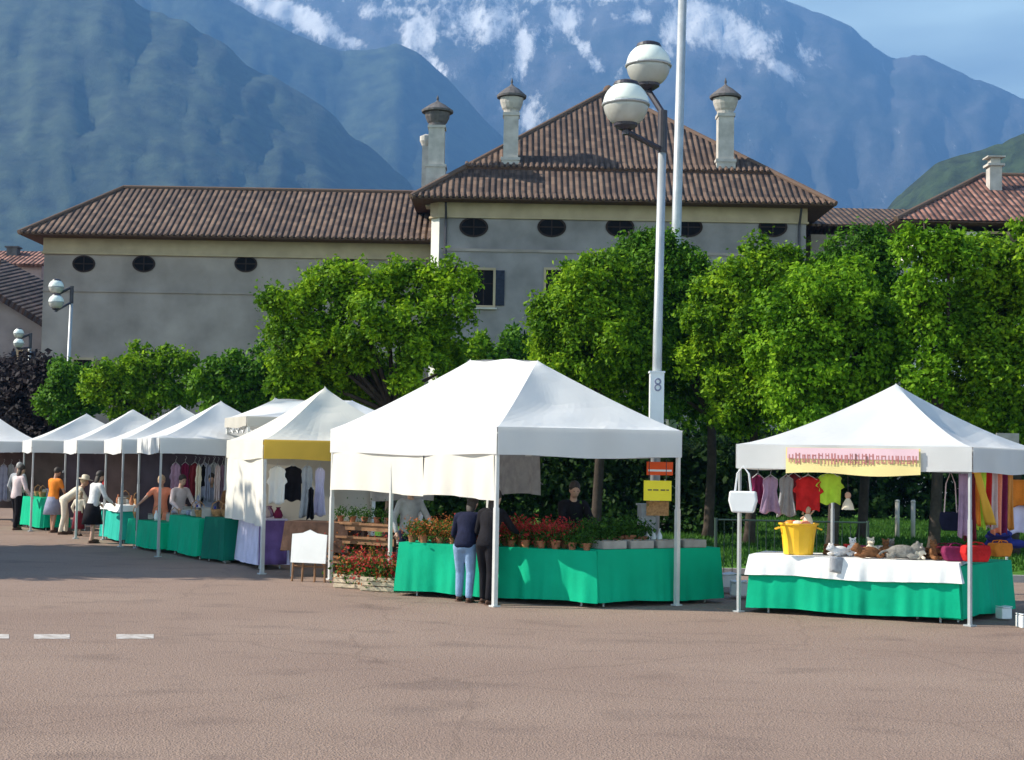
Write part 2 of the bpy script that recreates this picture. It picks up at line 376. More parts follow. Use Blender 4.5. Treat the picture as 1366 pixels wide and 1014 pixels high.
# ------------------------------------------------------------------ mountains
def interp(pts,x):
    xs=[p[0] for p in pts]; ys=[p[1] for p in pts]
    return float(np.interp(x,xs,ys))
def mountain(name,prof,D,front,back,x0,x1,nx,ny,material,amp,nscale,snow=None,foot=0.0):
    vs=[];sn=[]
    for j in range(ny+1):
        v=j/ny; y=D-front+(front+back)*v
        for i in range(nx+1):
            px=x0+(x1-x0)*i/nx; X=(px-W0/2)/F*D
            ridge=P(px,interp(prof,px),D).z
            if y<=D: s=(y-(D-front))/front; sh=s**1.15
            else: s=1-(y-D)/back; sh=max(0,s)
            n=noise.fractal(Vector((X*nscale,y*nscale*.6,3.1+D)),.9,2.1,6)
            rd=1-abs(noise.fractal(Vector((X*nscale*1.6,y*nscale*.45,9.7+D)),.8,2.1,5))
            z=ridge*sh+amp*(n*.7+(rd-.75)*.9)*min(1,sh*2.5)*(1 if y<D else .6)
            if y>D*.985: z=min(z,ridge*sh+amp*.12*n)
            Xr=X*(y/D)
            vs.append((Xr,y,max(z,-1 if sh<.02 else z)))
            if snow:
                qx=px; qy=(612-(z-EYE)/y*F)
                s_=0
                for (cx,cy,rx,ry,an,a) in snow:
                    dx,dy=qx-cx,qy-cy; c,s2=math.cos(R(an)),math.sin(R(an))
                    u=(dx*c+dy*s2)/rx; t=(-dx*s2+dy*c)/ry
                    s_=max(s_,a*math.exp(-(u*u+t*t)))
                sn.append(s_)
    fs=[(j*(nx+1)+i,j*(nx+1)+i+1,(j+1)*(nx+1)+i+1,(j+1)*(nx+1)+i) for j in range(ny) for i in range(nx)]
    mb=MB(); mb.add(vs,fs); o=obj(name,mb,material,smooth=True)
    if snow:
        at=o.data.attributes.new('snow','FLOAT','POINT'); at.data.foreach_set('value',sn)
    return tag(o,kind='structure')
def mtmat(name,c1,c2,sc,snow=False,det=10):
    m,nt,N,L=newmat(name); out=N.new('ShaderNodeOutputMaterial'); b=N.new('ShaderNodeBsdfPrincipled'); b.inputs['Roughness'].default_value=.95
    tc=N.new('ShaderNodeTexCoord'); n=N.new('ShaderNodeTexNoise'); n.inputs['Scale'].default_value=sc; n.inputs['Detail'].default_value=det; n.inputs['Roughness'].default_value=.65
    L.new(tc.outputs['Object'],n.inputs['Vector'])
    cr=N.new('ShaderNodeValToRGB'); e=cr.color_ramp.elements; e[0].position=.38; e[1].position=.62; e[0].color=(*c1,1); e[1].color=(*c2,1)
    L.new(n.outputs['Fac'],cr.inputs['Fac']); col=cr.outputs[0]
    bp=N.new('ShaderNodeBump'); bp.inputs['Strength'].default_value=1.0; bp.inputs['Distance'].default_value=.11/sc
    L.new(n.outputs['Fac'],bp.inputs['Height']); L.new(bp.outputs['Normal'],b.inputs['Normal'])
    if snow:
        at=N.new('ShaderNodeAttribute'); at.attribute_name='snow'
        n2=N.new('ShaderNodeTexNoise'); n2.inputs['Scale'].default_value=.008; n2.inputs['Detail'].default_value=9; n2.inputs['Roughness'].default_value=.74
        mp=N.new('ShaderNodeMapping'); mp.inputs['Rotation'].default_value=(0,R(-35),0); mp.inputs['Scale'].default_value=(1.6,.5,.45); L.new(tc.outputs['Object'],mp.inputs[0]); L.new(mp.outputs[0],n2.inputs['Vector'])
        ad=N.new('ShaderNodeMath'); ad.operation='MULTIPLY_ADD'; ad.inputs[1].default_value=.42; L.new(at.outputs['Fac'],ad.inputs[0]); L.new(n2.outputs['Fac'],ad.inputs[2])
        c2_=N.new('ShaderNodeValToRGB'); e=c2_.color_ramp.elements; e[0].position=.61; e[1].position=.80; L.new(ad.outputs[0],c2_.inputs['Fac'])
        mx=N.new('ShaderNodeMixRGB'); mx.inputs[2].default_value=(.90,.90,.90,1); L.new(c2_.outputs[0],mx.inputs[0]); L.new(col,mx.inputs[1]); col=mx.outputs[0]
    L.new(col,b.inputs['Base Color']); L.new(b.outputs[0],out.inputs['Surface']); return m
M['forest']=mtmat('distant forest',(.008,.022,.012),(.055,.085,.04),.014,det=14)
M['forest2']=mtmat('nearer forest',(.008,.02,.008),(.03,.055,.018),.08)
M['rock']=mtmat('limestone rock and forest',(.04,.055,.05),(.12,.12,.125),.003,snow=True)
SN=[(345,5,45,14,30,1.1),(400,25,60,16,28,1.25),(455,52,30,9,15,.9),(550,40,22,30,0,1.2),(575,85,22,8,50,.85),(520,10,60,12,0,.7),(640,20,70,34,0,.75),
    (745,20,25,22,0,.9),(690,60,16,42,0,.85),(770,55,26,7,45,.8),(790,78,22,6,45,.75),(700,150,24,28,0,.75),(845,10,30,12,0,.7),
    (930,20,52,26,0,1.35),(985,42,50,22,10,1.25),(1030,72,40,10,35,.9),(1075,65,22,10,30,.6),(880,60,30,12,0,.5),(600,-30,500,26,0,.9)]
mountain('snowy_mountain',[(-900,40),(-300,-20),(200,-28),(700,-28),(900,-26),(1000,-20),(1045,0),(1100,20),(1150,42),(1190,63),(1215,62),(1250,80),(1290,98),(1366,127),(1500,170),(1900,300),(2300,420)],
         8200,3600,2500,-900,2300,420,170,M['rock'],95,.0013,SN)
mountain('middle_mountain',[(-300,-60),(100,-50),(250,-28),(295,2),(380,45),(440,66),(480,67),(520,58),(550,72),(590,105),(640,160),(700,215),(780,280),(900,360),(1040,470),(1200,560)],
         5800,2100,1400,-300,1200,220,90,M['forest'],60,.0022)
mountain('near_mountain',[(-1400,60),(-600,-50),(0,-45),(120,-25),(180,0),(260,38),(330,85),(420,140),(480,188),(545,245),(620,310),(700,380),(800,450),(900,540)],
         3900,1900,1300,-1400,900,260,100,M['forest'],34,.004)
mountain('green_hill',[(1000,480),(1080,400),(1150,320),(1195,262),(1250,216),(1280,207),(1310,200),(1366,178),(1450,150),(1600,120),(1900,100)],
         1150,450,500,1000,1900,160,70,M['forest2'],14,.012)

# ------------------------------------------------------------------ foliage
def leaf_mesh(name,lobes,n_per_m2,size,material,parent=None,fill=.35,flat=.8):
    """lobes: list of (center Vector, radius). leaves gathered in twig clumps over each lobe's shell."""
    Vs=[]
    for c,r in lobes:
        nc=max(12,int(26*r*r*4.5)); 
        d=rng.normal(size=(nc,3)); d/=np.linalg.norm(d,axis=1)[:,None]
        rad=r*np.where(rng.random(nc)<fill,rng.uniform(.35,.8,nc),rng.uniform(.80,1.12,nc))
        cc=np.array(c)[None]+d*rad[:,None]*np.array([1,1,flat])[None]
        nl=max(4,int(n_per_m2*4*PI*r*r/nc))
        k=np.repeat(np.arange(nc),nl); n=len(k)
        cs=rng.uniform(.12,.30,nc)*(.6+.4*r)
        p=cc[k]+rng.normal(size=(n,3))*cs[k][:,None]*.55
        nrm=d[k]*.7+np.array([0,0,.35])+rng.normal(size=(n,3))*.55
        nrm/=np.linalg.norm(nrm,axis=1)[:,None]
        t=np.cross(nrm,rng.normal(size=(n,3))); t/=np.linalg.norm(t,axis=1)[:,None]; b=np.cross(nrm,t)
        s=size*rng.uniform(.45,1.5,n)[:,None]
        q=np.stack([p-t*s*.5,p+b*s*.33-nrm*s*.06,p+t*s*.6,p-b*s*.33-nrm*s*.06],1)
        Vs.append(q)
    V=np.concatenate(Vs); n=len(V)
    me=bpy.data.meshes.new(name); me.vertices.add(n*4); 
    if parent is not None:
        inv=np.array(wm(parent).inverted()); V=V@inv[:3,:3].T+inv[:3,3]
    me.vertices.foreach_set('co',V.astype(np.float32).ravel())
    me.loops.add(n*4); me.loops.foreach_set('vertex_index',np.arange(n*4)); me.polygons.add(n)
    me.polygons.foreach_set('loop_start',np.arange(n)*4); me.polygons.foreach_set('loop_total',np.full(n,4)); me.update()
    me.materials.append(material)
    o=bpy.data.objects.new(name,me); C.objects.link(o)
    if parent is not None: o.parent=parent
    return o
def tree(name,label,spec,Y,foot,leaf=.105,dens=340,group=None,material=None,tr=.13,trunk_top=None):
    lobes=[]
    for s in spec:
        px,py,rp=s[:3]; dy=s[3] if len(s)>3 else 0
        c=P(px,py,Y+dy); lobes.append((c,rp*(Y+dy)/F))
    fx=P(foot,600,Y).x
    root=thing(name,label,'tree',(fx,Y,.1),0,group)
    base_l=list(lobes); lobes=[(c,r*.86) for c,r in base_l]
    for c,r in base_l:
        for _ in range(8):
            v=Vector((random.gauss(0,1),random.gauss(0,1)-.5,random.gauss(0,1)+.25)).normalized()
            lobes.append((c+v*r*random.uniform(.72,.92),r*random.uniform(.24,.40)))
    leaf_mesh('crown',lobes,dens,leaf,material or M[TINT[TI[0]%len(TINT)]],root); TI[0]+=1
    mb=MB(); base=Vector((fx,Y,.05)); zt=min(l[0].z-l[1]*.3 for l in base_l); zt=max(1.9,min(zt,3.4))
    lobes=base_l; f=Vector((fx+.08,Y,zt))
    mb.tube([base,base+Vector((.02,0,.35)),base.lerp(f,.6)+Vector((.05,.03,0)),f],[tr*1.5,tr*1.05,tr*.95,tr*.9],10)
    for c,r in lobes:
        mid=f.lerp(c,.5)+Vector((random.uniform(-.2,.2),random.uniform(-.2,.2),.15))
        mb.tube([f-Vector((0,0,.15)),mid,c,c+(c-f)*.18],[tr*.6,tr*.36,tr*.2,.02],6)
    obj('trunk',mb,M['bark'],root,smooth=True)
    return root
TINT=['leaf','leaf3','leaf','leaf2','leaf3','leaf2','leaf','leaf','leaf3','leaf','leaf3']; TI=[0]
GT='pollarded linden trees behind the stalls'
tree('linden_tree','linden just left of the tall lamp post, its crown tapering down leftwards',[(775,410,58),(740,440,42),(810,380,50,.6),(790,470,70),(745,500,45),(800,520,60,1),(842,460,62,.5),(762,375,26,1)],37,795,group=GT)
tree('linden_tree','linden directly behind the tall lamp post, reaching the oval windows',[(890,355,46),(855,345,40,.5),(925,385,48),(875,420,62),(905,480,60,.5),(870,530,50),(895,400,60,1.5),(930,540,40,1)],38.5,945,group=GT,dens=290)
tree('linden_tree','linden with rounded crown between the lamp post and the broad bushy one',[(985,385,55),(945,430,42),(1030,370,50),(1000,450,70),(960,490,50),(1020,525,60),(1060,420,55,.8),(985,545,45)],36,1000,group=GT)
tree('linden_tree','broad bushy linden rising behind the peak of the right stall tent',[(1095,430,75),(1050,470,60),(1140,480,65),(1085,530,70),(1150,550,60),(1120,395,55,.6),(1175,450,50,1)],34,1110,group=GT)
tree('linden_tree','dark linden standing back near the low roof, top level with the villa eaves',[(1140,335,42),(1110,360,36),(1170,355,40),(1150,400,50),(1185,400,40)],39.5,1150,group=GT,dens=290)
tree('linden_tree','yellow green linden behind the right shoulder of the right tent peak',[(1235,335,38),(1225,395,38),(1240,450,40),(1225,510,42),(1265,340,34),(1255,560,40,.5),(1275,410,44,.8)],33,1245,group=GT)
tree('linden_tree','large linden cut by the right edge of the picture',[(1315,360,58),(1375,350,60),(1330,440,70),(1400,430,80),(1310,520,66),(1370,540,80),(1440,380,80),(1290,455,42,.8)],33.5,1350,group=GT)
tree('linden_tree','wide spreading linden in front of the long wing, left of the big tent peak',[(385,410,42),(435,385,40),(480,380,34),(520,375,32),(555,390,36),(600,375,36),(600,410,34,-.5),(420,455,52),(485,440,50,-.6),(545,440,44,-.6),(385,470,36),(560,480,34,-.8),(440,500,44,.5),(545,512,24,-1),(480,490,48,.8),(400,515,40,.6),(510,520,36,1.2),(590,455,34,.6),(470,535,36,1.2),(600,490,26,1)],35,520,group=GT,leaf=.10)
tree('linden_tree','low rounded linden beside the wide spreading one, behind the white peaks',[(310,502,34),(350,492,34),(275,512,26),(385,500,32),(330,535,34),(290,540,26),(375,535,30)],47,330,group=GT,leaf=.14,dens=170)
tree('linden_tree','low bushy linden under the two leftmost oval windows',[(190,488,32),(150,502,32),(238,488,30),(170,535,32),(222,530,34),(125,520,24),(250,520,22)],53,190,group=GT,leaf=.155,dens=140)
tree('linden_tree','small round linden at the left end of the row under the paired globe lamp',[(92,508,32),(75,530,28),(112,525,28),(95,550,30)],58,95,group=GT,leaf=.16,dens=130)
tree('clipped_tree','small clipped tree below the shuttered villa window, left one of two',[(635,468,26),(620,485,22),(650,490,22)],58,638,leaf=.2,dens=70,group='clipped trees by the villa wall')
tree('clipped_tree','small clipped tree against the villa wall, right one of two',[(685,462,27),(670,480,20),(704,482,22)],58,688,leaf=.2,dens=70,group='clipped trees by the villa wall')
def hedge(label,a,b,h,th,material,leaf=.16,dens=80,cat='hedge',name='hedge'):
    a=Vector((*a,0)); b=Vector((*b,0)); n=int((b-a).length/(th*.75))+1
    root=thing(name,label,cat,(a+b)/2); lb=[]
    for i in range(n+1):
        p=a.lerp(b,i/n); z=th*.6
        while z<h:
            lb.append((p+Vector((random.uniform(-.15,.15),random.uniform(-.15,.15),z)),th*random.uniform(.62,.8))); z+=th*.8
    leaf_mesh('foliage',lb,dens,leaf,material,root,fill=.5)
    for i in range(0,n+1,2):
        t=MB(); p=a.lerp(b,i/n); t.tube([p,p+Vector((.05,0,h*.7))],[.05,.02],6)
        obj('stem',t,M['bark'],root)
    return root
hedge('dark clipped hedge at the far side of the lawn behind the right stall',(2,55),(24,53),2.9,1.3,M['leafd'],leaf=.2)
hedge('dark hedge running behind the left row of white tents',(-17,53),(-2,42),2.4,1.1,M['leafd'],leaf=.2)
hedge('dark hedge behind the big flower stall tent',(-2,42),(6,40.5),2.3,1.0,M['leafd'],leaf=.17)
hedge('dark purple leaved bushes at the left edge below the old house',(-27,66),(-19,60),5.2,1.7,M['leafc'],leaf=.22,dens=70,name='copper_bush',cat='bush')
def shade_tree(x,y,rad,h,label):
    root=thing('linden_tree',label,'tree',(x,y,0),0)
    leaf_mesh('crown',[(Vector((x+random.uniform(-1,1)*rad,y+random.uniform(-.7,.7)*rad,h-rad*random.uniform(.2,1.6))),rad*.8) for _ in range(9)],45,.28,M['leaf'],root,fill=.5)
    t=MB(); t.tube([(x,y,0),(x,y,h*.7)],[.3,.15],10); obj('trunk',t,M['bark'],root)
shade_tree(-19,30.2,2.1,10.4,'leafy linden beyond the left edge shading the road')
shade_tree(-19,26.6,1.9,9.9,'smaller linden beyond the left edge, nearer the road')

# ------------------------------------------------------------------ buildings
def roof_face(mb,pts,mi=0):
    """planar roof face, first edge is the eave; uv in metres"""
    a=Vector(pts[0]); u=(Vector(pts[1])-a).normalized(); n=u.cross(Vector(pts[2])-a).normalized(); v=n.cross(u)
    uvs=[((Vector(p)-a).dot(u)+a.x*.0,(Vector(p)-a).dot(v)) for p in pts]
    mb.add(pts,[tuple(range(len(pts)))],mi,uvs)
def ridge_tube(mb,a,b,r=.16): mb.tube([a,b],r,8)
def oval_window(parent,c,rx,rz):
    mb=MB(); n=28; Tm=Matrix.Translation(c)
    vs=[];fs=[]
    for k in range(n):
        t=2*PI*k/n; ct,st=math.cos(t),math.sin(t)
        vs+= [Tm@Vector((rx*1.16*ct,-.05,rz*1.2*st)),Tm@Vector((rx*ct,-.05,rz*st)),Tm@Vector((rx*ct,.12,rz*st)),Tm@Vector((rx*1.16*ct,.12,rz*1.2*st))]
    for k in range(n):
        a,b=k*4,((k+1)%n)*4
        fs+=[(a,b,b+1,a+1),(a+1,b+1,b+2,a+2),(a+3,b+3,b,a)]
    mb.add(vs,fs); f=obj('window',mb,M['frame'],parent,smooth=False)
    p=MB(); p.add([Tm@Vector((rx*math.cos(2*PI*k/n),-.012,rz*math.sin(2*PI*k/n))) for k in range(n)],[tuple(range(n))])
    obj('pane',p,M['dark'],f)
    b_=MB(); b_.box(c+Vector((0,-.03,0)),(.05,.03,rz*1.98)); b_.box(c+Vector((0,-.034,0)),(rx*1.98,.03,.05)); obj('glazing_bar',b_,M['frame'],f)
def rect_window(parent,c,w_,h_,left=None,right=None):
    mb=MB()
    for sx in (-1,1): mb.box(c+Vector((sx*(w_/2+.06),-.03,0)),(.12,.12,h_+.24))
    for sz in (-1,1): mb.box(c+Vector((0,-.028,sz*(h_/2+.06))),(w_,.12,.12))
    
    f=obj('window',mb,M['tan'],parent)
    p=MB(); p.add([c+Vector((-w_/2,-.006,-h_/2)),c+Vector((w_/2,-.006,-h_/2)),c+Vector((w_/2,-.006,h_/2)),c+Vector((-w_/2,-.006,h_/2))],[(0,1,2,3)]); obj('pane',p,M['dark'],f)
    q_=MB(); q_.box(c+Vector((0,-.012,0)),(.05,.02,h_)); q_.box(c+Vector((0,-.014,h_*.12)),(w_,.02,.04)); obj('glazing_bar',q_,M['frame'],f)
    s=MB(); s.box(c+Vector((0,-.09,-h_/2-.16)),(w_+.4,.24,.08)); obj('sill',s,M['stone'],f)
    for sgn,mm in ((-1,left),(1,right)):
        if mm:
            s=MB(); s.box(c+Vector((sgn*(w_*.78+.06),-.06,0)),(w_*.5,.05,h_))
            for k in range(14): s.box(c+Vector((sgn*(w_*.78+.06),-.095,-h_/2+.08+k*(h_-.16)/13)),(w_*.42,.02,.05))
            obj('shutter',s,mm,f)
# villa central block -------------------------------------------------
YE=71.0
ea=P(548,266,YE); eb=P(1115,268,YE); ez=(ea.z+eb.z)/2; x0,x1=ea.x,eb.x; wv=x1-x0
villa=thing('villa','square old villa with brown tiled pyramid roof and tall chimneys behind the trees','villa',((x0+x1)/2,72,0))
wx0,wx1=x0+.95,x1-1.25; yf=YE+1.0; yb=YE+wv-1.0
mb=MB(); ch=.42
foot=[(wx0+ch,yf),(wx1,yf),(wx1,yb),(wx0,yb),(wx0,yf+ch)]  # corner cut and coloured pale to read as a sunlit side wall
for i in range(5):
    a=foot[i]; b=foot[(i+1)%5]
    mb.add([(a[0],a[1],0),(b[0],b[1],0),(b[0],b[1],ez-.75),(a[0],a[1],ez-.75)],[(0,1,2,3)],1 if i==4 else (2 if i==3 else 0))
wall=obj('wall',mb,[M['plaster'],M['palewall'],M['tan']],villa)
mb=MB(); fr=[(a+(-.06 if a<5 else .06),b-(.06 if b<75 else -.06)) for a,b in foot]
mb.prism([(x,y) for x,y in fr],.74,Matrix.Translation((0,0,ez-.76)))
mb.prism([(a+(-.12 if a<5 else .12),b-(.12 if b<75 else -.12)) for a,b in foot],.09,Matrix.Translation((0,0,ez-.86)))
obj('frieze',mb,M['tan'],villa)
mb=MB(); 
ap=Vector(((x0+x1)/2-.15,YE+wv/2,P(805,124,YE+wv/2).z))
cs=[Vector((x0,YE,ez)),Vector((x1,YE,ez)),Vector((x1,YE+wv,ez)),Vector((x0,YE+wv,ez))]
for i in range(4): roof_face(mb,[cs[i],cs[(i+1)%4],ap])
mb2=MB(); t=.24; dz=Vector((0,0,.14))
lo=[c.lerp(ap,t)+dz for c in cs]
for i in range(4): roof_face(mb,[lo[i],lo[(i+1)%4],ap+dz])
roof=obj('roof',mb,M['tile'],villa)
# soffit and eave board, scalloped tile ends, ridges
mb=MB(); mb.prism([(c.x,c.y) for c in cs],.05,Matrix.Translation((0,0,ez-.09))); obj('eave',mb,M['dwood'],villa)
mb=MB()
for k in range(int(wv/.30)):
    x=x0+.15+k*.30; mb.tube([(x,YE-.07,ez-.01),(x,YE+.35,ez+.27)],.085,6)
for k in range(int(wv*(1-t)/.30)):
    x=lo[0].x+.15+k*.30; mb.tube([(x,lo[0].y-.06,lo[0].z-.01),(x,lo[0].y+.35,lo[0].z+.27)],.085,6)
for c in cs: mb.tube([c,ap+dz],.15,8)
mb.ell(ap+dz,(.3,.3,.3))
obj('ridge_tiles',mb,M['tile'],roof)
mb=MB()   # dark strip, shade under the upper layer put in as colour
for i in range(4):
    a,b=lo[i],lo[(i+1)%4]; mb.add([a-Vector((0,0,.02)),b-Vector((0,0,.02)),b-Vector((0,0,.16)),a-Vector((0,0,.16))],[(0,1,2,3)])
obj('roof_step_shade',mb,M['dwood'],roof)
for px in (632,736,827,918,1031):
    c=P(px,303,yf); oval_window(villa,Vector((c.x,yf,c.z)),.62,.42)
for px,py,l_,r_ in ((645,384,M['shutb'],M['shutd']),(741,384,None,M['shutb']),(835,384,M['shutb'],M['shutb']),(918,384,M['shutb'],M['shutb']),(1031,384,M['shutb'],M['shutb'])):
    c=P(px,py,yf); rect_window(villa,Vector((c.x,yf,c.z)),.95,1.75,l_,r_)
for px in (660,750,850,950,1040):
    c=P(px,500,yf); rect_window(villa,Vector((c.x,yf,c.z)),1.0,1.9,M['shutb'],M['shutb'])
def chimney(parent,px,ytop,yb_,Y,sc=1.0,dark=False,wide=1.0):
    top=P(px,ytop,Y); bot=P(px,yb_,Y); x=top.x; H=top.z-bot.z
    mb=MB(); s=.42*sc
    k=F/Y
    # profile z fractions measured on the photo
    mb.box((x,Y,bot.z+H*.09-.6),(s*2.3,s*2.3,H*.18+1.2)); mb.box((x,Y,bot.z+H*.19),(s*2.5,s*2.5,H*.03))
    mb.box((x,Y,bot.z+H*.41),(s*1.9,s*1.9,H*.42)); mb.box((x,Y,bot.z+H*.63),(s*2.15,s*2.15,H*.03))
    o=obj('chimney',mb,M['stone'],parent)
    m2=MB(); z=bot.z+H*.645
    m2.lathe([(s*.98,0),(s*1.02,H*.03),(s*1.2,H*.05),(s*1.45,H*.10),(s*1.55,H*.15),(s*1.35,H*.155)],(x,Y,z),16)
    m2.lathe([(s*1.9*wide,0),(s*1.95*wide,H*.02),(s*1.6,H*.045),(s*.9,H*.09),(s*.3,H*.12),(s*.10,H*.14),(s*.16,H*.16),(s*.02,H*.2)],(x,Y,z+H*.156),16,mi=1)
    obj('chimney_cap',m2,[M['stoned'] if dark else M['stone'],M['stoned']],o)
chimney(villa,584,127,246,73.2,1.0,True)
chimney(villa,683,104,240,74.2,.95)
chimney(villa,968,104,243,74.2,1.0)
mb=MB(); c=P(569,190,76); mb.box((c.x,76,c.z-1.4),(.42,.42,2.4)); mb.lathe([(.24,0),(.36,.25),(.36,.5),(.1,.62)],(c.x,76,c.z-.2),12); obj('chimney',mb,M['stone'],villa)
for x_ in (wx0+.75,wx1-.35):
    m=MB(); m.tube([(x_,yf-.09,0),(x_,yf-.09,ez-.95),(x_,yf-.6,ez-.2)],.06,8); obj('downpipe',m,M['dsteel'],villa)
m=MB(); m.box(((wx0+wx1)/2+.2,yf-.02,ez-2.45),(wx1-wx0-.8,.08,.14)); m.box(((wx0+wx1)/2+.2,yf-.02,7.0),(wx1-wx0-.8,.10,.22)); obj('string_course',m,M['plaster2'],villa)
# left wing -----------------------------------------------------------
YW=72.6
la=P(25,310,YW); lz=la.z; rx=wx0+.3
wing=thing('villa_wing','long low villa wing with oval windows, left of the pyramid roof','villa wing',((la.x+rx)/2,74,0))
wyf=YW+1.1; wyb=YW+9.4; wl=P(57,400,wyf).x
mb=MB()
for a,b in (((wl,wyf),(rx,wyf)),((rx,wyb),(wl,wyb)),((wl,wyb),(wl,wyf))):
    mb.add([(a[0],a[1],0),(b[0],b[1],0),(b[0],b[1],lz-.8),(a[0],a[1],lz-.8)],[(0,1,2,3)])
obj('wall',mb,M['plaster2'],wing)
mb=MB(); mb.box(((wl+rx)/2,(wyf+wyb)/2,lz-.42),(rx-wl+.1,wyb-wyf+.12,.72)); mb.box(((wl+rx)/2,(wyf+wyb)/2,lz-.85),(rx-wl+.2,wyb-wyf+.3,.12)); obj('frieze',mb,M['tan'],wing); mb=MB(); mb.box(((wl+rx)/2,wyf-.02,lz-2.75),(rx-wl,.10,.12)); obj('string_course',mb,M['plaster2'],wing)
rr=P(165,250,YW+5.2); ry=YW+5.25; rzz=rr.z
e=[Vector((la.x,YW,lz)),Vector((rx,YW,lz)),Vector((rx,YW+10.5,lz)),Vector((la.x,YW+10.5,lz))]
r0=Vector((rr.x,ry,rzz)); r1=Vector((rx,ry,rzz))
mb=MB(); roof_face(mb,[e[0],e[1],r1,r0]); roof_face(mb,[e[2],e[3],r0,r1]); roof_face(mb,[e[3],e[0],r0])
wr=obj('roof',mb,M['tile'],wing)
mb=MB(); mb.prism([(c.x,c.y) for c in e],.05,Matrix.Translation((0,0,lz-.09))); obj('eave',mb,M['dwood'],wing)
mb=MB(); mb.tube([e[0],r0,r1],.13,8); mb.tube([e[3],r0],.13,8)
for k in range(int((rx-la.x)/.30)):
    x=la.x+.15+k*.30; mb.tube([(x,YW-.06,lz-.01),(x,YW+.3,lz+.17)],.08,6)
obj('ridge_tiles',mb,M['tile'],wr)
for px in (112,192,328,462):
    c=P(px,352,wyf); oval_window(wing,Vector((c.x,wyf,c.z)),.5,.36)
for px in (110,192,328,440):
    c=P(px,500,wyf); rect_window(wing,Vector((c.x,wyf,c.z)),.9,1.5,M['shutb'],M['shutb'])
# right link and right house -------------------------------------------
YR=76
a=P(1080,300,YR); b=P(1260,300,YR); t_=P(1090,276,YR+4)
link=thing('low_house','low tiled building joined to the right side of the villa','house',((a.x+b.x)/2,YR,0))
mb=MB(); mb.box(((a.x+b.x)/2,YR+4.6,a.z/2-.2),(b.x-a.x-.4,8,a.z-.4)); obj('wall',mb,M['plaster2'],link)
mb=MB(); roof_face(mb,[Vector((a.x,YR,a.z)),Vector((b.x,YR,a.z)),Vector((b.x,YR+4.6,t_.z)),Vector((a.x,YR+4.6,t_.z))]); roof_face(mb,[Vector((b.x,YR+9.2,a.z)),Vector((a.x,YR+9.2,a.z)),Vector((a.x,YR+4.6,t_.z)),Vector((b.x,YR+4.6,t_.z))]); obj('roof',mb,M['tile'],link,solid=.12)
c=P(1130,330,YR+.6); rect_window(link,Vector((c.x,YR+.58,c.z-1)),.9,1.4,M['shutb'],M['shutb'])
YH=70
a=P(1195,292,YH); b=P(1480,296,YH); p0=P(1313,232,YH+6); p1=P(1480,225,YH+6)
rh=thing('hip_roof_house','house with reddish hip roof and square chimney rising behind the trees at right','house',((a.x+b.x)/2,YH,0))
mb=MB(); mb.box(((a.x+b.x)/2+.5,YH+6.5,a.z/2-.2),(b.x-a.x-1.4,11,a.z-.4)); obj('wall',mb,M['palewall'],rh)
mb=MB(); A_=[Vector((a.x,YH,a.z)),Vector((b.x,YH,a.z)),Vector((b.x,YH+12.6,a.z)),Vector((a.x,YH+12.6,a.z))]; q0=Vector((p0.x,YH+6.3,p0.z)); q1=Vector((p1.x,YH+6.3,p0.z))
roof_face(mb,[A_[0],A_[1],q1,q0]); roof_face(mb,[A_[2],A_[3],q0,q1]); roof_face(mb,[A_[3],A_[0],q0]); hr=obj('roof',mb,M['tiler'],rh)
mb=MB(); mb.tube([A_[0],q0,q1],.14,8); obj('ridge_tiles',mb,M['tile'],hr)
mb=MB(); mb.prism([(c.x,c.y) for c in A_],.06,Matrix.Translation((0,0,a.z-.12))); obj('eave',mb,M['dwood'],rh)
mb=MB(); c=P(1326,222,YH+4.4); mb.box((c.x,YH+4.4,c.z-1.2),(.62,.62,2.4)); mb.box((c.x,YH+4.4,c.z+.03),(.86,.86,.12)); mb.box((c.x,YH+4.4,c.z+.25),(.5,.5,.3)); mb.box((c.x,YH+4.4,c.z+.44),(.9,.9,.07)); obj('chimney',mb,M['stone'],hr)
for px in (1262,1330): c=P(px,330,YH+1); rect_window(rh,Vector((c.x,YH+.98,c.z)),.9,1.3,M['shutb'],M['shutb'])
# left old house -----------------------------------------------------------
YL=80
oh=thing('old_house','old grey house with dark sagging roof at the left edge','house',(P(20,500,YL).x,YL,0))
a=P(-160,395,YL); b=P(50,436,YL)
x_a,x_b=a.x,P(50,500,YL).x
mb=MB(); mb.add([(x_a,YL+.4,0),(x_b,YL+.4,0),(x_b,YL+.4,P(50,428,YL).z),(P(0,400,YL).x,YL+.4,P(0,392,YL).z),(x_a,YL+.4,P(0,392,YL).z+.3),
               (x_a,YL+8,0),(x_b,YL+8,0),(x_b,YL+8,P(50,428,YL).z),(P(0,400,YL).x,YL+8,P(0,392,YL).z),(x_a,YL+8,P(0,392,YL).z+.3)],
       [(0,1,2,3,4),(1,6,7,2),(5,0,4,9),(6,5,9,8,7)]); obj('wall',mb,M['plaster'],oh)
q=[P(-160,392,YL-.6),P(-5,394,YL-.6),P(60,434,YL-.6)]
q2=[P(-160,350,YL+5),P(0,348,YL+5),P(58,378,YL+5)]
mb=MB(); roof_face(mb,[q[0],q[1],q2[1],q2[0]]); roof_face(mb,[q[1],q[2],q2[2],q2[1]]); obj('roof',mb,M['tiled'],oh,solid=.35)
c=P(32,482,YL+.4); rect_window(oh,Vector((c.x,YL+.38,c.z)),.6,1.1,M['shutd'],M['shutd'])
YP=96
ph=thing('far_house','small far house with pale pink walls and reddish roof above the old dark roof','house',(P(30,400,YP).x,YP,0))
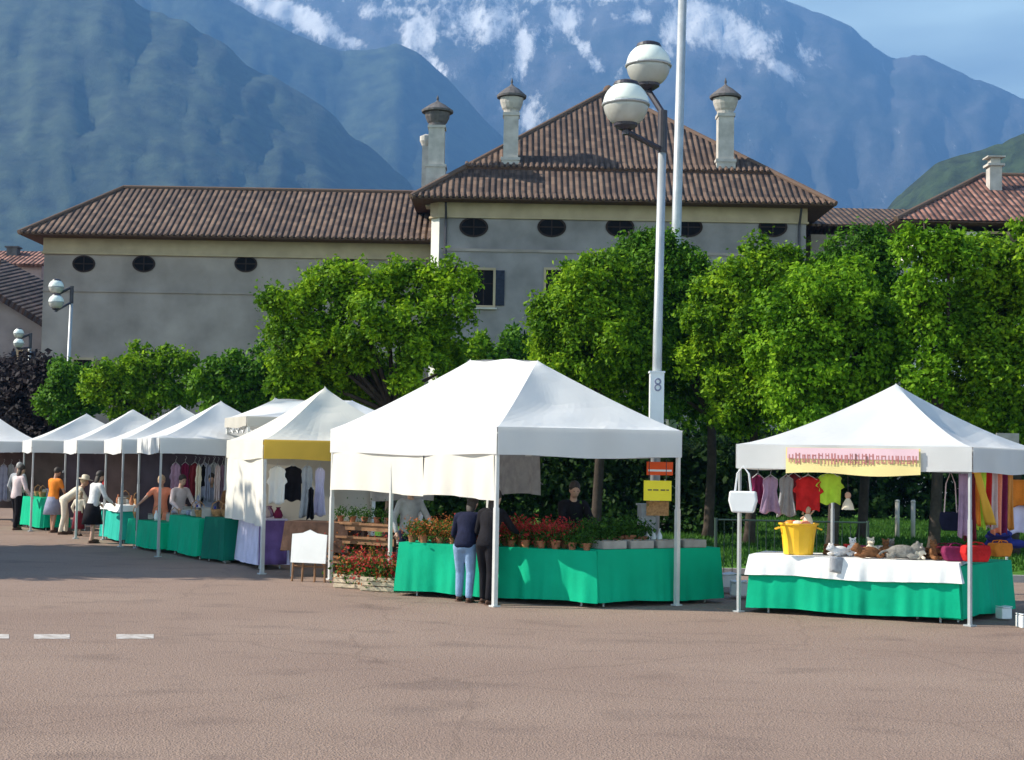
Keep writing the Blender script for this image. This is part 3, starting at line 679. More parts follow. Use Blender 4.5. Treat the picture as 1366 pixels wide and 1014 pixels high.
mb=MB(); a=P(-60,400,YP); b=P(54,400,YP); zt=P(0,352,YP).z; mb.box(((a.x+b.x)/2,YP+3,zt/2),(b.x-a.x,6,zt)); obj('wall',mb,mat('pink render',(.42,.30,.28),.9,.2,1.5),ph)
mb=MB(); z2=P(0,336,YP+3).z; a3,b3=a.x-.4,b.x+.3
roof_face(mb,[Vector((a3,YP-.5,zt-.1)),Vector((b3,YP-.5,zt-.1)),Vector((b3-.4,YP+3,z2)),Vector((a3,YP+3,z2))]); roof_face(mb,[Vector((b3,YP+6.5,zt-.1)),Vector((a3,YP+6.5,zt-.1)),Vector((a3,YP+3,z2)),Vector((b3-.4,YP+3,z2))]); pr=obj('roof',mb,M['tiler'],ph,solid=.15)
mb=MB(); c=P(18,335,YP+2); mb.box((c.x,YP+2,c.z-.6),(.7,.7,1.6)); mb.box((c.x,YP+2,c.z+.24),(.9,.9,.1)); obj('chimney',mb,M['stoned'],pr)

# ------------------------------------------------------------------ street lamps
def globe(parent,c,r,rot):
    n=22; T=Matrix.Translation(c)@rot
    up=[(r*math.sin(R(a)),r*math.cos(R(a))) for a in (92,80,68,55,42,30)]
    lo=[(r*.97*math.sin(R(a)),r*.97*math.cos(R(a))) for a in (150,138,125,112,100,92)]
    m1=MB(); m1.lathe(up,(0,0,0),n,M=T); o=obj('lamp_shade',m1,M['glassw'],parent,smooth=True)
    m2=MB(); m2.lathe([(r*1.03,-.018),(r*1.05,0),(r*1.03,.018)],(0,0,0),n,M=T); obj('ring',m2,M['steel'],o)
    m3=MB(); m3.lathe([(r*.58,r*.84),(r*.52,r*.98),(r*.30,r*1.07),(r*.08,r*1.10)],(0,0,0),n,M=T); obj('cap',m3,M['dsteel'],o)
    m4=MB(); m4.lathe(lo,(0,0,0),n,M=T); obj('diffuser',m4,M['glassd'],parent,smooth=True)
    m5=MB(); m5.lathe([(r*.28,-r*1.08),(r*.5,-r*.93),(r*.52,-r*.80)],(0,0,0),n,M=T); obj('socket',m5,M['dsteel'],parent)
def street_lamp(label,base,H,off,r,sc=1.0):
    root=thing('street_lamp',label,'street lamp',base,0,'twin globe street lamps')
    b=Vector(base)
    m=MB(); m.tube([b,b+Vector((0,0,.25))],.12,14); m.tube([b+Vector((0,0,.25)),b+Vector((.02,0,H*.5)),b+Vector((.06,0,H-1.0))],[.085,.078,.068],14); obj('pole',m,M['steel'],root,smooth=True)
    top=b+Vector((.06,0,H-1.0)); g1=b+Vector(off[0]); g2=b+Vector(off[1])
    m=MB(); m.tube([top,top+Vector((0,0,1.0-.28))],.08,12)
    m.tube([top+Vector((0,0,.68)),Vector((g1.x,g1.y,g1.z-r*1.1))],.055,8); m.tube([top+Vector((0,0,.05)),Vector((g2.x,g2.y,g2.z-r*1.15))],.05,8)
    m.tube([Vector((g1.x,g1.y,g1.z-r*1.3)),Vector((g1.x,g1.y,g1.z-r*.9))],.06,8); m.tube([Vector((g2.x,g2.y,g2.z-r*1.3)),Vector((g2.x,g2.y,g2.z-r*.9))],.06,8)
    obj('bracket',m,M['dsteel'],root)
    for g_ in (g1,g2): globe(root,g_,r,Matrix())
    return root
YS=24.5
tp=P(878,126,YS); bx=P(874,590,YS).x
g1=P(865,88,YS+.25); g2=P(835,140,YS-.5)
lamp=street_lamp('tall lamp post with two globes rising beside the big flower stall tent',(bx,YS,0),tp.z,[(g1.x-bx,.25,g1.z),(g2.x-bx,-.5,g2.z)],.385)
m=MB(); c0=P(876,497,YS-.12); c1=P(876,580,YS-.12); m.box((bx+.01,YS-.02,(c0.z+c1.z)/2),(.23,.22,c0.z-c1.z)); m.box((bx+.01,YS-.02,c0.z+.01),(.26,.25,.03))
sg=obj('post_box',m,M['plast'],lamp)
m=MB(); 
for s_,dz_ in ((.045,.10),(.05,.20)):
    pts=[(bx+.02+s_*math.cos(t),YS-.135,c0.z-dz_-.05+s_*1.0*math.sin(t)) for t in np.linspace(0,2*PI,13)]
    m.tube(pts,.014,5,cap=False)
obj('number_mark',m,M['greyb'],sg)
YS2=60; b2=P(91,470,YS2); q1_=P(75,383,YS2-.3); q2_=P(75,403,YS2-.8)
street_lamp('far twin globe lamp in front of the long villa wing',(b2.x,YS2,0),P(91,392,YS2).z+.6,[(q1_.x-b2.x,-.3,q1_.z),(q2_.x-b2.x,-.8,q2_.z)],.31)
YS3=68; b2=P(37,500,YS3); q1_=P(25,445,YS3-.3); q2_=P(25,458,YS3-.8)
street_lamp('smallest twin globe lamp in front of the old grey house at left',(b2.x,YS3,0),P(37,462,YS3).z+.9,[(q1_.x-b2.x,-.3,q1_.z),(q2_.x-b2.x,-.8,q2_.z)],.24)
YF=45; fb=P(893,620,YF); ft=P(911,-30,YF)
fp=thing('flagpole','tall bare metal flagpole rising out of the frame behind the lamp post','flagpole',(fb.x,YF,0))
m=MB(); m.tube([Vector((fb.x,YF,0)),ft+(ft-fb)*.1],[.17,.13],20); obj('pole',m,M['steel'],fp,smooth=True)
m=MB(); m.lathe([(.32,0),(.30,.12),(.2,.2)],(fb.x,YF,.08),16); obj('base_plate',m,M['dsteel'],fp)

# ------------------------------------------------------------------ tents
def tent(name,label,A,B,Dp,Cc,eave,peak,rr=None,rl=None,val=.3,mats=('white','white','white','white'),top='white',legs=True,sheets=(),lw=.05,lmat='alu',pk2=0,sag=.10,exp_=1.25,group='white market tents',scal=0,wr=.035):
    cs=[Vector((*p,0)) for p in (A,B,Dp,Cc)]
    cen=sum(cs,Vector())/4
    rr=Vector((*rr,0)) if rr else cen; rl=Vector((*rl,0)) if rl else cen
    tops=[rr,rr,rl,rl]
    if not rr==rl: pass
    root=thing(name,label,'tent',cs[0],0,group)
    mb=MB()
    for i in range(4):
        a,b=cs[i],cs[(i+1)%4]; ta,tb=tops[i],tops[(i+1)%4]
        def f(s,t,a=a,b=b,ta=ta,tb=tb,i=i):
            lo_=a.lerp(b,s); hi=ta.lerp(tb,s); p=lo_.lerp(hi,t)
            pk=peak+pk2*{0:0,1:s,2:1,3:1-s}[i]; z=eave+(pk-eave)*(t**exp_)-sag*math.sin(PI*s)*math.sin(PI*min(1,t*1.15))**1
            fold=0 if s<=0.01 or s>=.99 or t<=0.01 else 1
            z+=fold*wr*noise.noise(Vector((p.x*1.6+i*3,p.y*1.6,z*2)))*2*math.sin(PI*s)
            return (p.x,p.y,z)
        mb.grid(f,16,12)
    obj('canopy',mb,M[top],root,smooth=False)
    mb=MB()
    for i in range(4):
        a,b=cs[i],cs[(i+1)%4]; out=(b-a).normalized(); n=Vector((out.y,-out.x,0))
        def f(s,t,a=a,b=b,n=n,i=i):
            p=a.lerp(b,s)+n*(.015+.02*t*math.sin(s*19+i)*math.sin(PI*s)); sc=scal*abs(math.sin(s*PI*8)) if scal else 0
            return (p.x,p.y,eave+.003-t*(val-sc*.5)+.012*t*math.sin(s*9+i*2)-.02*t*math.sin(PI*s))
        mb.grid(f,32,4,mi=i)
    obj('valance',mb,[M[x] for x in mats],root,smooth=True)
    for (i,s0,s1,z0,z1,mt) in sheets:
        a,b=cs[i],cs[(i+1)%4]; out=(b-a).normalized(); n=Vector((out.y,-out.x,0)); mb=MB()
        def f(s,t,a=a,b=b,n=n,s0=s0,s1=s1,z0=z0,z1=z1):
            p=a.lerp(b,s0+(s1-s0)*s)-n*(.01-.035*math.sin(s*23+z0)*t-.03*math.sin(s*7))
            return (p.x,p.y,z1+(z0-z1)*t+.02*math.sin(s*5)*t)
        mb.grid(f,26,6); obj('side_sheet',mb,M[mt],root,smooth=True)
    if legs:
        for c in cs:
            d=(cen-c).normalized()*.05; p=c+d
            mb=MB(); mb.box(p+Vector((0,0,(eave-.1)/2)),(lw,lw,eave-.1),.6); mb.box(p+Vector((0,0,.7)),(lw*1.25,lw*1.25,1.4),.6); mb.box(p+Vector((0,0,.012)),(.12,.12,.02),.6)
            obj('leg',mb,M[lmat],root)
    mb=MB()
    for i in range(4):
        a,b=cs[i],cs[(i+1)%4]; da=(cen-a).normalized()*.06; db=(cen-b).normalized()*.06
        n_=4
        for k in range(n_):
            u=(a+da).lerp(b+db,k/n_); v=(a+da).lerp(b+db,(k+1)/n_); z0,z1=eave-.06,eave-.32
            mb.tube([u+Vector((0,0,z0)),v+Vector((0,0,z1))],.012,4); mb.tube([u+Vector((0,0,z1)),v+Vector((0,0,z0))],.012,4)
    for c,t_ in zip(cs,tops):
        mb.tube([Vector((*c.lerp(Vector((t_.x,t_.y,0)),q).xy,eave-.10+(peak-eave)*(q**exp_)-.03)) for q in (0,.2,.4,.6,.8,.97)],.014,4)
    obj('truss',mb,M['alu'],root)
    return root
# big flower tent
A=(-.19,20.8); B=(2.50,21.45); Cc=(-3.06,24.9); D_=(B[0]+Cc[0]-A[0],B[1]+Cc[1]-A[1])
big=tent('market_tent','big white peaked tent over the flower stall in the middle of the square',A,B,D_,Cc,2.55,3.60,(.38,22.3),(-.68,23.8),pk2=.09,val=.40,exp_=1.12,sag=.12,
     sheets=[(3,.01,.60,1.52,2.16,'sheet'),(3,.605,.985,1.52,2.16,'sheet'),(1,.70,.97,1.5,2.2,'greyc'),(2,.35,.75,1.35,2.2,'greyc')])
m=MB(); mp_=Vector((*Cc,0)).lerp(Vector((*A,0)),.39); m.box(mp_+Vector((.05,.05,1.2)),(.05,.05,2.4),.6); obj('leg',m,M['alu'],big)
# right tent
RA=(6.10,19.35); RB=(8.0,21.9); RC=(3.2,20.72); RD=(RB[0]+RC[0]-RA[0],RB[1]+RC[1]-RA[1])
rt=tent('market_tent','white pointed tent with pink and yellow banner at the right',RA,RB,RD,RC,2.36,3.28,val=.34,exp_=1.32,sag=.10,lw=.034,lmat='steel')
# banner on its front valance
def on_front(u,z,off):
    a=Vector((*RC,0)); b=Vector((*RA,0)); d=(b-a).normalized(); n=Vector((d.y,-d.x,0))
    p=a+d*u+n*off; return Vector((p.x,p.y,z))
ua,ub=.72,2.55
mb=MB(); mb.grid(lambda s,t:on_front(ua+(ub-ua)*s,2.325-(.36-.02*math.sin(s*7))*t,.050+.006*math.sin(s*11)),24,4); bn=obj('banner',mb,M['pale'],rt,smooth=True)
mb=MB(); mb.grid(lambda s,t:on_front(ua+.02+(ub-ua-.04)*s,2.322-.15*t,.062),24,1); obj('banner_stripe',mb,M['pinkv'],bn)
mb=MB()
u=ua+.05
while u<ub-.08:       # worn lettering, too blurred in the photo to read
    wd=random.choice([.035,.05,.06]); hgt=.11 if random.random()<.7 else .15
    if 1.38<u<1.44 or 1.72<u<1.76: u+=.06; continue
    mb=MB(); x_=random.random(); rz_=math.atan2(RA[1]-RC[1],RA[0]-RC[0])
    for k in range(2): mb.box(on_front(u+k*wd*.8,2.175,.0635),(random.choice([.010,.014,.02]),.002,hgt),rz_)
    for z_ in ([-.045,.045] if x_<.3 else [random.choice([-.045,0,.045])]): mb.box(on_front(u+wd*.4,2.175+z_,.0642),(wd*.8,.002,.014),rz_)
    obj('letter',mb,M['inkr'],bn)
    u+=wd+.035
for uu,hh in ((1.69,.18),(1.84,.11)):
    mb=MB(); mb.box(on_front(uu,2.175,.0660),(.022,.002,hh*.8),rz_); obj('letter',mb,M['inkr2'],bn)

# left row
u_=Vector((-.39,.92)).normalized(); v_=Vector((.92,.39)).normalized()
def rowtent(label,cen,eave,peak,size=3.0,depth=3.0,**kw):
    c=Vector(cen); a=c-u_*size/2-v_*depth/2; b=c-u_*size/2+v_*depth/2; d=c+u_*size/2+v_*depth/2; l=c+u_*size/2-v_*depth/2
    return tent('market_tent',label,a[:],b[:],d[:],l[:],eave,peak,**kw)
rowtent('cream tent with yellow valance and hanging side curtain left of the big tent',(-3.55,27.7),2.36,3.38,val=.34,top='cream',mats=('yellow','yellow','yellow','cream'),
        sheets=[(3,.0,1,.85,2.1,'sheet'),(2,0,1,.3,2.2,'beige')],sag=.10)
rowtent('white ridge tent with higher beige edge behind the yellow valance tent',(-4.05,30.2),2.84,3.24,size=2.0,depth=3.3,rr=(-3.3,30.3),rl=(-4.9,30.2),val=.2,mats=('beige','white','white','beige'),sag=.05)
GR=[('white tent with sharp peak next to the beige edged one in the left row',(-6.25,31.4),2.40,3.22),
    ('white tent third from the left edge of the row, behind a bright green table',(-7.78,34.3),2.38,3.2),
    ('white tent with blunt broad peak above the teal covered table',(-9.6,37.1),2.36,3.18),
    ('white tent with a low yellowish tip above the people at left',(-11.6,39.9),2.36,3.12)]
for i,(lb,cn,e_,p_) in enumerate(GR):
    rowtent(lb,cn,e_,p_,size=2.85,exp_=1.25,val=.32,lw=.036,lmat='steel',sheets=[(2,0,1,.4,2.2,'brown_shade' if i%2 else 'dusk_shade')])  # dark back sheets added to stand for the shade under the tents
rowtent('white tent cut by the left edge of the picture',(-15.6,43.0),2.34,3.4,size=3.4,depth=3.2,val=.3,sheets=[(2,0,1,.3,2.2,'brown_shade')])

# ------------------------------------------------------------------ tables with cloths
def table(label_t,label_c,p0,p1,h,depth,cloth,over=None,drop=None,inward=None,hem=.07,side=None,amp=.02,grp=None):
    """p0,p1 front edge (left to right seen from the street)"""
    a=Vector((*p0,0)); b=Vector((*p1,0)); d=(b-a).normalized(); n=inward or Vector((-d.y,d.x,0))
    rt_=math.atan2(d.y,d.x); mid=(a+b)/2+n*depth/2
    t=thing('trestle_table',label_t,'table',(mid.x,mid.y,0))
    m=MB(); m.add([a+n*.03+Vector((0,0,h-.03)),b+n*.03+Vector((0,0,h-.03)),b+n*(depth-.03)+Vector((0,0,h-.03)),a+n*(depth-.03)+Vector((0,0,h-.03))],[(0,1,2,3)]); obj('tabletop',m,M['wood'],t,solid=.03)
    for s_ in (.08,.92):
        for q in (.12,.88):
            m=MB(); p=a.lerp(b,s_)+n*depth*q; m.tube([p,p+Vector((0,0,h-.04))],.016,6); obj('leg',m,M['steel'],t)
    def clothmesh(zb,off,zt):
        m=MB(); ring=[(a,b),(b,b+n*depth),(b+n*depth,a+n*depth),(a+n*depth,a)]
        for k,(p,q) in enumerate(ring):
            dd=(q-p).normalized(); o_=Vector((dd.y,-dd.x,0)); Ln=(q-p).length
            def f(s,t_,p=p,q=q,o_=o_,Ln=Ln,k=k):
                w_=math.sin(PI*s)**.3 if 0<s<1 else 0
                sw=off+t_*(.05+amp*1.1*math.sin(s*Ln*6.5+k*2+1.3*math.sin(s*Ln*2.1))*w_+amp*.75*math.sin(s*Ln*15+k+1.5*math.sin(s*Ln*3.3))*w_+amp*.32*math.sin(s*Ln*37+2*math.sin(s*Ln*5))*w_)
                e0=-off if s==0 else (off if s==1 else 0)
                x=p.lerp(q,s)+o_*sw+dd*((-sw if s<=0 else (sw if s>=1 else 0)))
                return (x.x,x.y,zt-(zt-zb)*t_+.015*t_*math.sin(s*Ln*3+k))
            m.grid(f,max(14,int(Ln*34)),8)
        zt_=zt+.001
        pts=[a-n*off-d*off,b-n*off+d*off,b+n*(depth+off)+d*off,a+n*(depth+off)-d*off]
        m.add([(p.x,p.y,zt_-.001) for p in pts],[(0,1,2,3)])
        return m
    o=obj('tablecloth',clothmesh(hem,.012,h+.003),cloth,smooth=True); tag(o,label_c,'tablecloth',grp)
    if over:
        o=obj('overcloth',clothmesh(h-drop,.03,h+.012),over[0],smooth=True); tag(o,over[1],'tablecloth')
    return (a,b,d,n,h)
GC='green cloths over the market tables'
ms1=table('long trestle table under the left half of the flower stall','bright green cloth along the front of the flower stall behind the near tent pole',(-1.66,22.35),(1.24,20.95),.80,.85,M['green'],grp=GC,amp=.026)
ms2=table('trestle table under the shaded right half of the flower stall','dark shaded green cloth on the right half of the flower stall',(1.27,20.97),(3.15,22.05),.82,.85,M['green'],grp=GC,amp=.024)
rs1=table('front table of the right stall','green cloth under the white one on the front of the right stall',(3.42,20.72),(5.98,19.62),.80,.95,M['green'],over=(M['wcloth'],'white cloth laid over the green front of the right stall'),drop=.27,grp=GC)
rs2=table('side table of the right stall','green cloth on the shaded right side of the right stall',(6.05,19.68),(7.25,21.25),.76,.75,M['green'],grp=GC)
L1=table('table of the purple covered stall','pale lilac cloth on the stall under the hanging side curtain',(-5.55,29.1),(-4.55,26.75),.92,.5,M['lilac'],hem=.08)
m=MB(); a=Vector((-4.54,26.68,0)); b=a+Vector((.92,.39,0))*.52
m.grid(lambda s,t:(a.lerp(b,s).x,a.lerp(b,s).y-.03-.03*math.sin(s*12)*t,.90-.80*t),14,6); tag(obj('purple_cloth',m,M['purple'],smooth=True,solid=.01),'dark purple cloth hanging on the right end of the lilac covered table','cloth')
def G2(px,py): g_=G(px,py); return (g_.x,g_.y)
L2=table('table beside the purple covered stall','bright green cloth on the table under the sharp peaked white tent',G2(226,738),G2(265,747),.80,.6,M['green'],grp=GC)
L3=table('table below the woman in the coral top','bright green cloth in front of the woman in the coral top',G2(171,729),G2(213,738),.62,.6,M['green'],grp=GC)
L4=table('table under the teal cloth','teal cloth with white edge on the table left of the woman in coral',G2(136,719),G2(163,725),.86,.6,M['teal'],over=(M['wcloth'],'white cloth with blue edge on top of the teal table'),drop=.14)
L5=table('table beside the person in the pink top','green cloth on the leftmost table of the row',G2(30,703),G2(60,708),.84,.6,M['green'],grp=GC)
L6=table('narrow side table between the two tents at left centre','green cloth darkened as shade on the narrow table left of the lilac cloth',G2(273,748),G2(299,752),.86,.5,M['green_shade'],grp=GC,hem=.05)  # shaded side of the green table painted as a darker cloth

# ------------------------------------------------------------------ goods
def pot_flower(name,bloom,label,group,loc,sc=1.0,blm=60):
    root=thing(name,label,'potted plant',(0,0,0),0,group)
    m=MB(); m.lathe([(.055,0),(.075,.10),(.085,.105),(.085,.125),(.07,.125)],(0,0,0),12); obj('pot',m,M['terra'],root,smooth=False)
    leaf_mesh('foliage',[(Vector((0,0,.19)),.105),(Vector((.03,-.02,.22)),.08)],900,.045,M['leafp'],root)
    if bloom: leaf_mesh('blossoms',[(Vector((0,0,.25)),.11)],1300,.036,bloom,root,fill=.1)
    root.location=loc; root.scale=(sc,)*3; return root
rowf=[]
pr_=pot_flower('potted_flower',M['bloomr'],'red flowering pot plant in the rows on the green flower stall behind the near pole','red pot plants on the flower stall',(0,0,0))
po_=pot_flower('potted_flower',M['bloomo'],'orange flowering pot plant on the left end of the green flower stall','orange pot plants on the flower stall',(0,0,0))
pg_=pot_flower('potted_plant',None,'leafy green pot plant at the bend of the flower stall','green pot plants on the flower stall',(0,0,0))
used={id(pr_):0,id(po_):0,id(pg_):0}
def put(o,loc,rz=0,sc=1.0):
    if used[id(o)]==0: o.location=loc; o.rotation_euler=(0,0,rz); o.scale=(sc,)*3; used[id(o)]=1
    else: dup(o,loc,rz,None,sc)
a,b,d,n,h=ms1; Ln=(b-a).length
k=0
for r_ in range(4):
    for i in range(13):
        s=(i+.5+.3*(r_%2))/13.3
        if s>.97: continue
        p=a+(b-a)*s+n*(.12+.2*r_)+Vector((random.uniform(-.02,.02),random.uniform(-.02,.02),h+.004))
        z=.0
        o_=po_ if s<.33 else (pr_ if s<.84 else pg_)
        put(o_,p+Vector((0,0,z)),random.uniform(0,6),random.uniform(.68,1.0))
a,b,d,n,h=ms2
for i in range(5):
    for r_ in range(2):
        p=a+(b-a)*(.10+.1*i)+n*(.5+.2*r_)+Vector((0,0,h+.004)); put(pg_,p,random.uniform(0,6),random.uniform(.9,1.4))
# shallow grey trays along the right half front
tray=thing('display_tray','shallow grey cardboard tray along the front of the shaded green table','tray',(0,0,0),0,'grey trays on the shaded table')
m=MB(); m.box((0,0,.012),(.40,.30,.02))
for sx,sy,lx,ly in ((0,-.15,.40,.015),(0,.15,.40,.015),(-.2,0,.015,.29),(.2,0,.015,.29)): m.box((sx,sy,.06),(lx,ly,.11))
obj('tray',m,M['greybox'],tray)
m=MB()
for i in range(4):
    for j in range(3): m.ell((-.14+i*.093,-.09+j*.09,.075),(.038,.038,.034),8,6)
obj('contents',m,M['straw'],tray,smooth=True)
rz=math.atan2(d.y,d.x)
for i in range(4):
    p=a+d*(.30+i*.48)+n*.17+Vector((0,0,h+.005))
    if i==0: tray.location=p; tray.rotation_euler=(0,0,rz)
    else: dup(tray,p,rz)
# white ball-ish pots, bottles
def bottle(label,loc,mt,sc=1,grp=None,name='bottle'):
    m=MB(); m.lathe([(.035,0),(.04,.02),(.04,.15),(.02,.20),(.015,.25),(.02,.26)],loc,12); return tag(obj(name,m,mt,smooth=True),label,'bottle',grp)
for i in range(3):
    p=a+d*(1.25+i*.11)+n*.55+Vector((0,0,h+.005)); bottle('white bottle below the yellow poster on the shaded table',(p.x,p.y,p.z),M['plast'],grp='white bottles on the shaded table')
# yellow and orange posters
def board(name,label,cat,c,w_,hh,mt,rz=0,th=.02,extra=None):
    root=thing(name,label,cat,c,rz)
    m=MB(); m.box((0,0,hh/2),(w_,th,hh)); obj('panel',m,mt,root,world=False)
    if extra: extra(root)
    return root
pc=P(877,668,21.95)
def ex(root):
    m=MB()
    for k,(x,wd) in enumerate(((-.12,.06),(-.03,.08),(.08,.07),(.15,.04))): m.box((x,-.014,.16),(wd,.006,.018))
    obj('lettering',m,M['ink'],root,world=False)
    m=MB(); m.tube([(-.13,0,.30),(-.13,0,.62)],.006,5); m.tube([(.13,0,.30),(.13,0,.62)],.006,5); obj('cord',m,M['dsteel'],root,world=False)
board('poster','bright yellow poster hanging under the right end of the big tent','poster',pc,.42,.30,M['brighty'],.1,extra=ex)
pc=P(880,634,22.05)
board('poster','orange red poster hanging just above the yellow one','poster',pc,.40,.20,M['redo'],.1,extra=lambda r:(obj('stripe',MB().box((0,-.014,.07),(.36,.006,.03)),M['plast'],r,world=False)))
pc=P(877,688,22.1)
board('poster','brown yellow card hanging below the yellow poster','poster',pc,.34,.22,M['straw'],.1)
m=MB(); c=P(862,712,22.3); m.box((c.x,c.y,1.15),(.22,.22,.55),.2); m.box((c.x,c.y,1.44),(.26,.26,.03),.2); tag(obj('display_column',m,M['greyc']),'grey display column left of the yellow poster','display stand')

# plush animals and wares on the right stall
def plush(label,loc,mt,s=1.0,rz=0,group=None,lying=False):
    root=thing('plush_animal',label,'plush toy',(0,0,0),0,group)
    m=MB()
    if lying:
        m.ell((0,0,.075),(.15,.085,.07)); m.ell((-.15,0,.12),(.06,.055,.055)); m.ell((-.205,0,.105),(.03,.025,.022)); 
        for y in (-.04,.04): m.ell((-.15,y,.17),(.018,.014,.024)); m.ell((-.10,y*2,.03),(.06,.025,.028)); m.ell((.12,y*2,.03),(.05,.03,.028))
        m.tube([(.13,0,.09),(.20,.02,.07),(.24,.05,.04)],.014,6)
    else:
        m.ell((0,0,.10),(.075,.07,.10)); m.ell((0,-.01,.235),(.06,.057,.055)); m.ell((0,-.06,.225),(.025,.025,.02))
        for x in (-1,1): m.ell((x*.045,0,.29),(.02,.012,.022)); m.tube([(x*.06,-.02,.16),(x*.10,-.07,.10)],[.025,.02],8); m.tube([(x*.04,-.03,.035),(x*.055,-.13,.03)],[.034,.03],8)
    b_=obj('body',m,mt,root,smooth=True); md=b_.modifiers.new('r','REMESH'); md.mode='VOXEL'; md.voxel_size=.012
    for y in (-1,1):
        e_=MB()
        if lying: e_.ell((-.195,y*.025,.135),(.007,.007,.007),6,5)
        else: e_.ell((y*.02,-.064,.25),(.007,.007,.007),6,5)
        obj('eye',e_,M['ink'],root)
    root.location=loc; root.rotation_euler=(0,0,rz); root.scale=(s*1.22,)*3; return root
a,b,d,n,h=rs1; hz=h+.02
def on(tb,px,inn,up=0,hh=None):
    """point on table top under photo column px at distance inn behind the front edge"""
    a,b,d,n,h=tb; k=(px-W0/2)/F
    p0=a+n*inn; s=(k*p0.y-p0.x)/(d.x-k*d.y); q=p0+d*s; return Vector((q.x,q.y,h+.018+up))
# yellow tub and orange tub with doll
def tub(label,loc,mt,r=.19,hh=.36):
    root=thing('tub',label,'tub',loc)
    m=MB(); m.lathe([(r*.78,0),(r*.86,hh*.5),(r*.98,hh*.93),(r*1.08,hh*.95),(r*1.08,hh),(r*.95,hh),(r*.80,hh*.2)],(0,0,0),20); obj('bowl',m,mt,root,world=False,smooth=False)
    for s in (-1,1):
        m=MB(); m.tube([(s*r*1.0,-.05,hh*.85),(s*r*1.22,-.04,hh*.80),(s*r*1.22,.04,hh*.80),(s*r*1.0,.05,hh*.85)],.012,6); obj('handle',m,mt,root,world=False)
    return root
tub('big orange yellow tub at the left end of the right stall table',on(rs1,1067,.42),M['yel'],.265,.44)
def doll(label,loc):
    root=thing('rag_doll',label,'doll',loc)
    m=MB(); m.lathe([(.09,0),(.06,.12),(.035,.17)],(0,0,0),12); obj('dress',m,M['creamc'],root,world=False)
    m=MB(); m.ell((0,0,.215),(.045,.042,.05)); m.tube([(.03,0,.15),(.10,-.02,.24)],.013,6); m.tube([(-.03,0,.15),(-.10,-.02,.10)],.013,6); m.tube([(0,0,.16),(0,0,.19)],.018,6); obj('body',m,M['skin'],root,world=False,smooth=True)
    m=MB(); m.ell((0,.012,.235),(.052,.046,.045)); m.tube([(-.04,.01,.24),(-.07,.01,.16)],.015,6); obj('hair',m,M['hairl'],root,world=False,smooth=True)
p=on(rs1,1079,.42); doll('fair haired rag doll sitting in the big orange yellow tub',p+Vector((0,0,.40)))
for q in range(5):
    pq=on(rs1,1056+q*5,.36+.04*(q%2)); m=MB(); m.ell(pq+Vector((0,0,.42)),(.09,.08,.06),10,7); tag(obj('soft_ball',m,M[['ora','red','creamc','lime','coral'][q]],smooth=True),['amber','red','cream','lime','coral'][q]+' soft ball in the big orange yellow tub','ball')
plush('white plush animal in front on the white cloth, nearest the tub',on(rs1,1122,.35),M['whitep'],.8,.4,lying=True)
plush('second white plush animal, right of the first and sitting upright',on(rs1,1139,.55),M['whitep'],.7,0)
plush('tan and brown plush animal sitting beside the white ones',on(rs1,1163,.45),M['creamc'],.75,.2)
plush('dark brown plush animal lying on the white cloth',on(rs1,1160,.20),M['brownp'],.9,.1,lying=True)
plush('reddish brown plush animal sitting behind the dark brown one',on(rs1,1183,.5),M['brownp'],.7,-.2)
plush('grey plush animal lying in the middle of the white cloth',on(rs1,1205,.3),M['greyp'],1.1,3.0,lying=True)
plush('grey plush animal sitting behind the lying grey one',on(rs1,1190,.7),M['greyp'],.7,0)
plush('cream plush animal between the grey and the dark brown ones',on(rs1,1228,.35),M['creamc'],.6,0)
plush('very dark brown plush animal next to the red wares',on(rs1,1246,.4),M['brownp'],.75,.5)
m=MB(); p=on(rs1,1122,.0); m.grid(lambda s,t:(p.x-.15+.32*s,p.y-.06-.03*math.sin(s*6),p.z+.03-.22*t-.05*s),8,5); tag(obj('hanging_scarf',m,M['greyc'],smooth=True,solid=.01),'small grey scarf hanging over the edge of the white cloth','scarf')
def bagmesh(w_,hh,dp):
    m=MB(); pr=[(-w_*.38,0),(w_*.38,0),(w_*.5,hh*.55),(w_*.46,hh),(-w_*.46,hh),(-w_*.5,hh*.55)]
    m.prism(pr,dp,Matrix.Translation((0,dp/2,0))@Matrix.Rotation(PI/2,4,'X')); return m
def bag(label,loc,mt,w_=.36,hh=.28,dp=.1,strap=.3,smt=None,rz=0,group=None):
    root=thing('shopping_bag',label,'bag',loc,rz,group)
    o=obj('bag_body',bagmesh(w_,hh,dp),mt,root,world=False); md=o.modifiers.new('b','BEVEL'); md.width=.025; md.segments=3
    for y in (-dp*.35,dp*.35):
        m=MB(); m.tube([(-w_*.28,y,hh*.95),(-w_*.2,y,hh+strap*.7),(0,0,hh+strap),(w_*.2,y,hh+strap*.7),(w_*.28,y,hh*.95)],.009,6); obj('handle',m,smt or mt,root,world=False)
    return root
c=P(991,684,20.45); bag('white bag with long handles hanging at the left corner of the right stall',c,M['plast'],.40,.30,.12,.35,rz=-.3)
for i,(px,lab,mt,sc) in enumerate(((1275,'dark red bag lying at the right end of the white cloth',M['plum'],.8),(1302,'bright red bag at the right corner of the stall',M['red'],.9),(1330,'orange red bag on the shaded side table',M['orange'],.8),(1262,'small maroon bag behind the dark red bag',M['maroon'],.7))):
    p=on(rs1,px,.35 if i!=3 else .7) if i in (0,1,3) else on(rs2,1335,.3); bag(lab,p,mt,.44*sc,.25*sc,.18,.04,rz=.2*i)
c=P(1268,708,20.2); bag('dark blue bag with pink handles hanging under the right tent edge',c,M['navy'],.30,.26,.1,.55,smt=M['pinkc'],rz=-.3)
